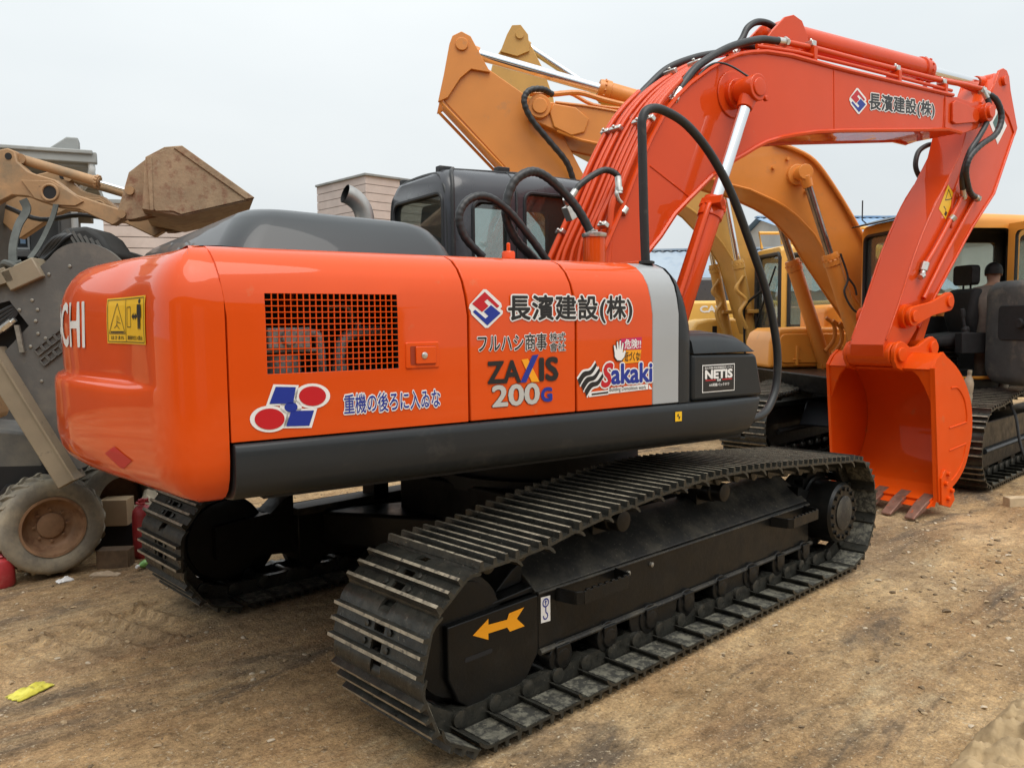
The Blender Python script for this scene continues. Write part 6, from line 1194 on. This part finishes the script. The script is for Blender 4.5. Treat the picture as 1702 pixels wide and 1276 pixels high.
# ================================================================== PERSON
def make_person():
    J = {'pel': (0, 0, .78, .15, .115), 'sp': (.03, 0, 1.0, .145, .11), 'ch': (.10, 0, 1.20, .165, .115), 'nk': (.17, 0, 1.36, .058, .055), 'hd': (.21, 0, 1.44, .075, .07), 'ht': (.235, 0, 1.53, .09, .08), 'hc': (.225, 0, 1.59, .065, .06),
         'shl': (.11, .19, 1.28, .07, .07), 'ell': (.16, .27, 1.04, .05, .05), 'wrl': (.36, .22, .94, .036, .032), 'hal': (.44, .20, .93, .038, .022), 'shr': (.11, -.19, 1.28, .07, .07), 'elr': (.20, -.26, 1.03, .05, .05), 'wrr': (.40, -.16, .98, .036, .032), 'har': (.48, -.13, .98, .038, .022),
         'hil': (0, .10, .72, .10, .10), 'knl': (.08, .12, .42, .07, .07), 'anl': (.0, .12, .09, .05, .05), 'tol': (.16, .13, .045, .045, .035), 'hir': (0, -.10, .72, .10, .10), 'knr': (-.02, -.11, .41, .07, .07), 'anr': (-.12, -.12, .09, .05, .05), 'tor': (.04, -.13, .045, .045, .035)}
    E = [('pel', 'sp'), ('sp', 'ch'), ('ch', 'nk'), ('nk', 'hd'), ('hd', 'ht'), ('ht', 'hc'), ('ch', 'shl'), ('shl', 'ell'), ('ell', 'wrl'), ('wrl', 'hal'), ('ch', 'shr'), ('shr', 'elr'), ('elr', 'wrr'), ('wrr', 'har'), ('pel', 'hil'), ('hil', 'knl'), ('knl', 'anl'), ('anl', 'tol'), ('pel', 'hir'), ('hir', 'knr'), ('knr', 'anr'), ('anr', 'tor')]
    names = list(J); V = [J[n][:3] for n in names]; V = list(V); ed = [(names.index(a), names.index(b)) for a, b in E]; rad = [J[n][3:] for n in names]
    for h, wv, s_ in (('hal', 'wrl', 1), ('har', 'wrr', -1)):          # five fingers each
        b = Vector(J[h][:3]); i0 = names.index(h)
        for f, (oy, ln) in enumerate(((-.026, .05), (-.009, .058), (.009, .055), (.026, .045))):
            i1 = len(V); V.append(tuple(b + Vector((.035, oy, -.004)))); V.append(tuple(b + Vector((.035 + ln * .6, oy, -.018)))); V.append(tuple(b + Vector((.035 + ln * .8, oy, -.045)))); rad += [(.010, .010), (.009, .009), (.008, .008)]; ed += [(i0, i1), (i1, i1 + 1), (i1 + 1, i1 + 2)]
        i1 = len(V); V.append(tuple(b + Vector((-.015, -s_ * .04, .005)))); V.append(tuple(b + Vector((.03, -s_ * .055, -.012)))); rad += [(.011, .011), (.009, .009)]; ed += [(i0, i1), (i1, i1 + 1)]
    me = bpy.data.meshes.new('person'); me.from_pydata(V, ed, []); o = bpy.data.objects.new('tmp_body', me); COL.objects.link(o)
    sk2 = o.modifiers.new('skin', 'SKIN'); o.modifiers.new('sub', 'SUBSURF').levels = 2
    for i, r in enumerate(rad): me.skin_vertices[0].data[i].radius = r
    me.skin_vertices[0].data[0].use_root = True
    bpy.context.view_layer.update(); m2 = bpy.data.meshes.new_from_object(o.evaluated_get(bpy.context.evaluated_depsgraph_get())); bpy.data.objects.remove(o); m2.name = 'person'
    m2.materials.clear()
    for q in (pm('skin_tone', (.36, .20, .13), .55), pm('beige_jacket', (.17, .142, .12), .85, var=.2, vscale=12, bump=.3, bscale=25), pm('khaki_trousers', (.13, .11, .08), .9, var=.3, vscale=10, bump=.3, bscale=25), pm('dusty_boots', (.18, .155, .12), .9, var=.2, vscale=20)): m2.materials.append(q)
    for f in m2.polygons:
        c = f.center; f.use_smooth = True
        f.material_index = 0 if (c.z > 1.355 or (c.x > .375 and c.z > .86)) else 1 if c.z > .80 or abs(c.y) > .21 else 2 if c.z > .13 else 3
    # face: nose, eyes, mouth, ears are part of the same mesh
    bm = bmesh.new(); bm.from_mesh(m2)
    for v in bm.verts:
        p_ = v.co
        if p_.z > 1.42 and p_.x > .27 and abs(p_.y) < .028 and 1.45 < p_.z < 1.53: p_.x += .022 * (1 - abs(p_.y) / .028) * (1 - (p_.z - 1.45) / .10)
    for y in (-.088, .088): bmesh.ops.create_uvsphere(bm, u_segments=8, v_segments=6, radius=.026, matrix=Matrix.Translation((.22, y * .93, 1.50)) @ Matrix.Diagonal((.7, .5, 1.25, 1)))
    bm.to_mesh(m2); bm.free()
    t = link('person', m2); return t
pr_ = make_person()
pr_.location = (6.42, -.90, .78); pr_.rotation_euler = (0, 0, R(20)); pr_.scale = (.92, .92, .92)
tag(pr_, 'person in beige jacket and khaki trousers standing on the track by the open cab door', 'person')
mb = MB(); hr = []
for k in range(7):
    w = math.pi / 2 * k / 6 * 1.18; rr = math.cos(w - .18); hr.append([Vector((.218 + .104 * max(.02, rr) * math.cos(a) - .012, .098 * max(.02, rr) * math.sin(a), 1.525 + .112 * math.sin(w - .18) + (.028 if math.cos(a) > .55 and k < 2 else -.01 if k == 0 else 0))) for a in [2 * math.pi * j / 20 for j in range(20)]])
mb.loft(hr); mb.build('hair', pm('black_hair', (.012, .011, .011), .6, bump=.5, bscale=120), pr_, sharp=80)

# ================================================================== LITTER AND SMALL THINGS
def gz(x, y): return ground_h(x, y)
M['redpaint'] = pm('faded_red_cylinder', (.36, .03, .035), .45, var=.2, vscale=9, dust=[((.42, .12, .10), .55, .75, 8)])
def gas_bottle(x, y, h, r, label):
    t = thing('gas_cylinder', label, 'gas cylinder', (x, y, gz(x, y)))
    mb = MB(); mb.lathe([(r * .9, 0), (r, .02), (r, h * .72), (r * .92, h * .80), (r * .6, h * .87), (r * .3, h * .90)], (0, 0, 0), (0, 0, 1), 24); mb.build('body', 'redpaint', t)
    mb = MB(); mb.lathe([(r * .25, h * .88), (r * .25, h * .95), (r * .18, h)], (0, 0, 0), (0, 0, 1), 12); mb.cyl((-.03, 0, h * .97), (.04, 0, h * .97), .012, 8); mb.build('valve', 'redpaint', t)
    mb = MB(); mb.tube([(r * .55 * math.cos(a), r * .55 * math.sin(a), h * .93) for a in [i * math.pi / 6 for i in range(10)]], .008, 6); mb.build('guard_ring', 'redpaint', t)
gas_bottle(-1.33, 2.47, .43, .075, 'faded red gas cylinder standing by the wooden block behind the far track')
gas_bottle(-2.24, 2.46, .22, .075, 'dark red gas cylinder at the left edge beside the loader wheel')
mb = MB(); mb.box(-.11, .11, -.06, .06, 0, .14); o = mb.build('wooden_block', pm('grimy_wood', (.12, .075, .042), .85, var=.3, vscale=14, bump=.4, bscale=30), bevel=.006); o.location = (-1.56, 2.38, gz(-1.56, 2.38) - .01); o.rotation_euler = (0, 0, R(-38)); tag(o, 'dark wooden block lying beside the loader wheel', 'block')
def bottle(loc, rot, s_, mat, cap, label):
    t = thing('plastic_bottle', label, 'bottle', loc); t.rotation_euler = rot; t.scale = (s_,) * 3
    mb = MB(); mb.lathe([(.028, 0), (.032, .012), (.032, .06), (.029, .075), (.032, .09), (.032, .14), (.024, .17), (.013, .19), (.012, .205)], (0, 0, 0), (0, 0, 1), 16); mb.build('body', mat, t)
    mb = MB(); mb.lathe([(.014, .203), (.014, .225), (.012, .228)], (0, 0, 0), (0, 0, 1), 12); mb.build('cap', cap, t)
bottle((-1.34, 2.22, gz(-1.34, 2.22) + .035), (R(90), 0, R(-60)), .85, pm('green_plastic', (.22, .46, .13), .3, var=.3, vscale=20), 'white', 'crushed light green plastic bottle lying behind the far track')
bottle((5.30, -1.0, .83), (R(4), 0, 0), 1.5, pm('beige_plastic', (.34, .27, .19), .5, var=.25, vscale=10), 'khaki', 'beige plastic jug standing on the track by the bucket')
def crumple(name, w, d, h, mat, loc, rz, label, cat, seed, n=9):
    mb = MB(); top = []
    for j in range(n + 1):
        for i in range(n + 1):
            u, v = i / n * 2 - 1, j / n * 2 - 1; e = max(0, 1 - max(abs(u), abs(v)) ** 2); wob = noise.noise((u * 2 + seed, v * 2, seed)); edge = 1 + .18 * noise.noise((u * 3, v * 3 + seed, 1))
            top.append((u * w * edge, v * d * edge, h * (e * (.6 + .8 * noise.noise((u * 2.6, v * 2.6, seed + 5))) + .12 + .25 * abs(wob))))
    k = (n + 1) ** 2; bot = [(a, b, max(0, c - .004)) for a, b, c in top]
    q = [(j * (n + 1) + i, j * (n + 1) + i + 1, (j + 1) * (n + 1) + i + 1, (j + 1) * (n + 1) + i) for j in range(n) for i in range(n)]
    mb.add(top + bot, q + [tuple(reversed([a + k for a in f])) for f in q])
    o = mb.build(name, mat, sharp=25, fix=False); o.location = (loc[0], loc[1], gz(loc[0], loc[1]) + (loc[2] if len(loc) > 2 else .002)); o.rotation_euler = (0, 0, rz); return tag(o, label, cat)
crumple('plastic_bag', .090, .050, .03, pm('yellow_film', (.72, .66, .10), .35, var=.25, vscale=25), (-2.52, .56), R(25), 'crumpled bright yellow plastic bag on the dirt', 'bag', 3.0)
crumple('paper_scrap', .05, .03, .03, 'white', (-1.92, 2.27), R(10), 'small crushed white carton in front of the loader wheel', 'litter', 8.0)
crumple('mud_clod', .10, .03, .03, pm('pale_mud', (.42, .32, .22), .9, var=.2, vscale=20), (-1.68, 2.22), R(-45), 'flat pale clod of dried mud before the wheel', 'clod', 12.0)
crumple('plastic_sack', .17, .10, .22, pm('cream_sack', (.62, .55, .42), .6, var=.15, vscale=8), (-1.13, 2.86, .19), R(-40), 'crumpled cream plastic sack behind the red gas cylinder', 'sack', 5.0)
mb = MB(); mb.box(-.10, .10, -.08, .08, 0, .20); o = mb.build('cardboard_box', pm('brown_card', (.46, .34, .21), .8, var=.1), bevel=.004); o.location = (-1.385, 2.86, .182); o.rotation_euler = (0, 0, R(-38)); tag(o, 'plain brown cardboard box next to the cream sack', 'box')
mb = MB(); mb.box(-.30, .26, -.10, .14, 0, .185); o = mb.build('pallet', 'dark'); o.location = (-1.24, 2.82, -.008); o.rotation_euler = (0, 0, R(-38)); tag(o, 'dark pallet carrying the cardboard box', 'pallet')  # plain near-black box under the cardboard box
mb = MB(); mb.box(-.45, .45, -.045, .045, 0, .085); o = mb.build('squared_timber', pm('pale_timber', (.52, .40, .25), .75, var=.12, vscale=6, stretch=(.3, 4, 4)), bevel=.005); o.location = (5.08, -1.80, gz(5.08, -1.8)); o.rotation_euler = (0, 0, R(-37)); tag(o, 'short pale squared timber on the dirt at the far right', 'timber')
mb = MB(); mb.tube(catmull([(6.0, -1.15, .86), (5.8, -1.30, .70), (5.72, -1.38, .40), (5.75, -1.5, .12), (5.9, -1.7, .02), (6.3, -2.0, .015), (6.8, -2.3, .012)], 6), .014, 8); tag(mb.build('cable', 'rubber'), 'thin grey cable trailing off the far excavator track', 'cable')
t = thing('stake', 'orange stake with round red knob leaning behind the loader wheel', 'stake', (-2.02, 2.95, 0)); mb = MB(); mb.obox((0, 0, .60), (.016, -.015, 0), (.01, .011, 0), (.0, 0, .30)); mb.build('shaft', 'b_orange', t, bevel=.004); mb = MB(); mb.lathe([(.004, -.02), (.018, -.015), (.024, 0), (.018, .015), (.004, .02)], (0, 0, .92), (0, 0, 1), 12); mb.build('knob', 'redpaint', t)
mb = MB(); mb.box(-.4, .16, -.06, .06, 0, .30); o = mb.build('painted_board', 'b_orange', bevel=.006); o.location = (-2.38, 3.02, .30); o.rotation_euler = (0, 0, R(-38)); tag(o, 'short orange painted board propped behind the loader wheel', 'board')
t = thing('scrap_engine', 'oily black scrap engine block with ribbed hoses behind the loader wheel', 'engine', (-2.3, 3.35, 0), R(-40))
mb = MB(); mb.box(-.55, .75, -.25, .4, 0, .75); mb.build('block', 'dark', t, bevel=.03)
for k in range(6): mb = MB(); mb.tube(catmull([(-.5, -.30, 1.02 - k * .032), (-.3, -.36, 1.0 - k * .032), (-.12, -.32, 1.01 - k * .03)], 5), .018, 8); mb.build('ribbed_hose', 'engine', t)
for k in range(7): mb = MB(); mb.cyl((-.4 + k * .16, -.28, .2 + .13 * (k % 3)), (-.25 + k * .16, -.36, .5 + .1 * (k % 2)), .03, 10); mb.build('oily_pipe', 'hose', t)
mb = MB(); mb.box(-.3, .3, -.33, -.26, .55, .82); mb.build('cover', 'machgrey', t, bevel=.03)
t_ = MB(); t_.cyl((-1.93, 2.92, .50), (-1.77, 2.84, .68), .006, 6); tag(t_.build('thin_rod', 'white'), 'thin white rod behind the loader wheel', 'rod')
# loose clods, grit and one churned bank
def stone_mesh(seed, nsub):
    bm = bmesh.new(); bmesh.ops.create_icosphere(bm, subdivisions=nsub, radius=1.0)
    for v in bm.verts:
        k = 1 + .45 * noise.noise(v.co * 1.1 + Vector((seed, 0, 0))); v.co = Vector((v.co.x * k * 1.25, v.co.y * k, v.co.z * k * .62))
    me = bm; vs = [tuple(v.co) for v in bm.verts]; fs = [tuple(v.index for v in f.verts) for f in bm.faces]; bm.free(); return vs, fs
protos = [stone_mesh(i * 3.1, 1) for i in range(6)]
def scatter(n, region, rmin, rmax, mats, name, label, dens=None):
    mb = MB()
    for i in range(n):
        for _ in range(20):
            x, y = region(); 
            if dens is None or random.random() < dens(x, y): break
        if -1.9 < x < 2.4 and (.75 < y < 1.45 or -1.45 < y < -.75): continue
        s_ = rmin + (rmax - rmin) * random.random() ** 4; vs, fs = random.choice(protos); a = random.random() * 6.28; z = gz(x, y); ca, sa = math.cos(a), math.sin(a); sq = random.uniform(.6, 1.1)
        mb.add([(x + s_ * (u * ca - v * sa), y + s_ * (u * sa + v * ca), z + s_ * (w * sq + .22)) for u, v, w in vs], fs, random.randrange(len(mats)))
    o = mb.build(name, mats, fix=False, sharp=60); tag(o, label, kind='stuff'); return o
M['clodA'] = pm('clod_tan', (.38, .275, .16), .95, var=.2, vscale=30); M['clodB'] = pm('clod_dark', (.17, .12, .07), .95, var=.2, vscale=30); M['clodC'] = pm('grit_pale', (.52, .43, .31), .9, var=.15, vscale=30)
scatter(5200, lambda: (random.uniform(-3.0, 5.5), random.uniform(-4.2, 3.6)), .0025, .016, ['clodA', 'clodB', 'clodC', 'clodA'], 'grit', 'loose clods and grit strewn over the dirt', lambda x, y: .25 + .75 * max(0, noise.noise((x * .8, y * .8, 11)) + .25))
scatter(900, lambda: (random.gauss(2.6, 1.0), random.gauss(-2.5, .55)), .004, .022, ['clodA', 'clodC', 'clodB'], 'clods', 'band of broken clods right of the near track')
mb = MB(); n = 76
vs = []
for j in range(n + 1):
    for i in range(n + 1):
        u, v = i / n, j / n; x, y = -.30 + u * .95, -3.45 + v * .80
        e = min(1, 4 * u * (1 - u)) * min(1, 4 * v * (1 - v)); ph = (u * 6.5 + .5 * v + .25 * noise.noise((x * 4, y * 4, 8))) % 1.0
        st = sstep(.10, .22, ph) - sstep(.58, .72, ph)
        h = (.09 + .085 * st + .06 * noise.noise((x * 6, y * 6, 2)) + .045 * noise.noise((x * 17, y * 17, 2)) + .022 * noise.noise((x * 45, y * 45, 2))) * e ** .5
        vs.append((x + .012 * noise.noise((x * 30, y * 30, 5)), y, gz(x, y) - .02 + max(0, h)))
mb.add(vs, [(j * (n + 1) + i, j * (n + 1) + i + 1, (j + 1) * (n + 1) + i + 1, (j + 1) * (n + 1) + i) for j in range(n) for i in range(n)])
tag(mb.build('mud_bank', pm('dried_mud', (.40, .29, .16), .95, var=.2, vscale=9, bump=.5, bscale=30), sharp=180, fix=False), 'churned lump of pale dried mud in the lower right corner', 'mud')

for o in (BX, CXm): o['group'] = 'excavators parked behind'
for o in list(COL.objects):
    if o.parent is None and o.get('category') == 'excavator' and o not in (EX, BX, CXm): o['group'] = 'excavators parked behind'
    if o.get('category') == 'gas cylinder': o['group'] = 'red gas cylinders by the loader'
    if o.get('category') == 'sling': o['group'] = 'webbing slings on the loader arm'
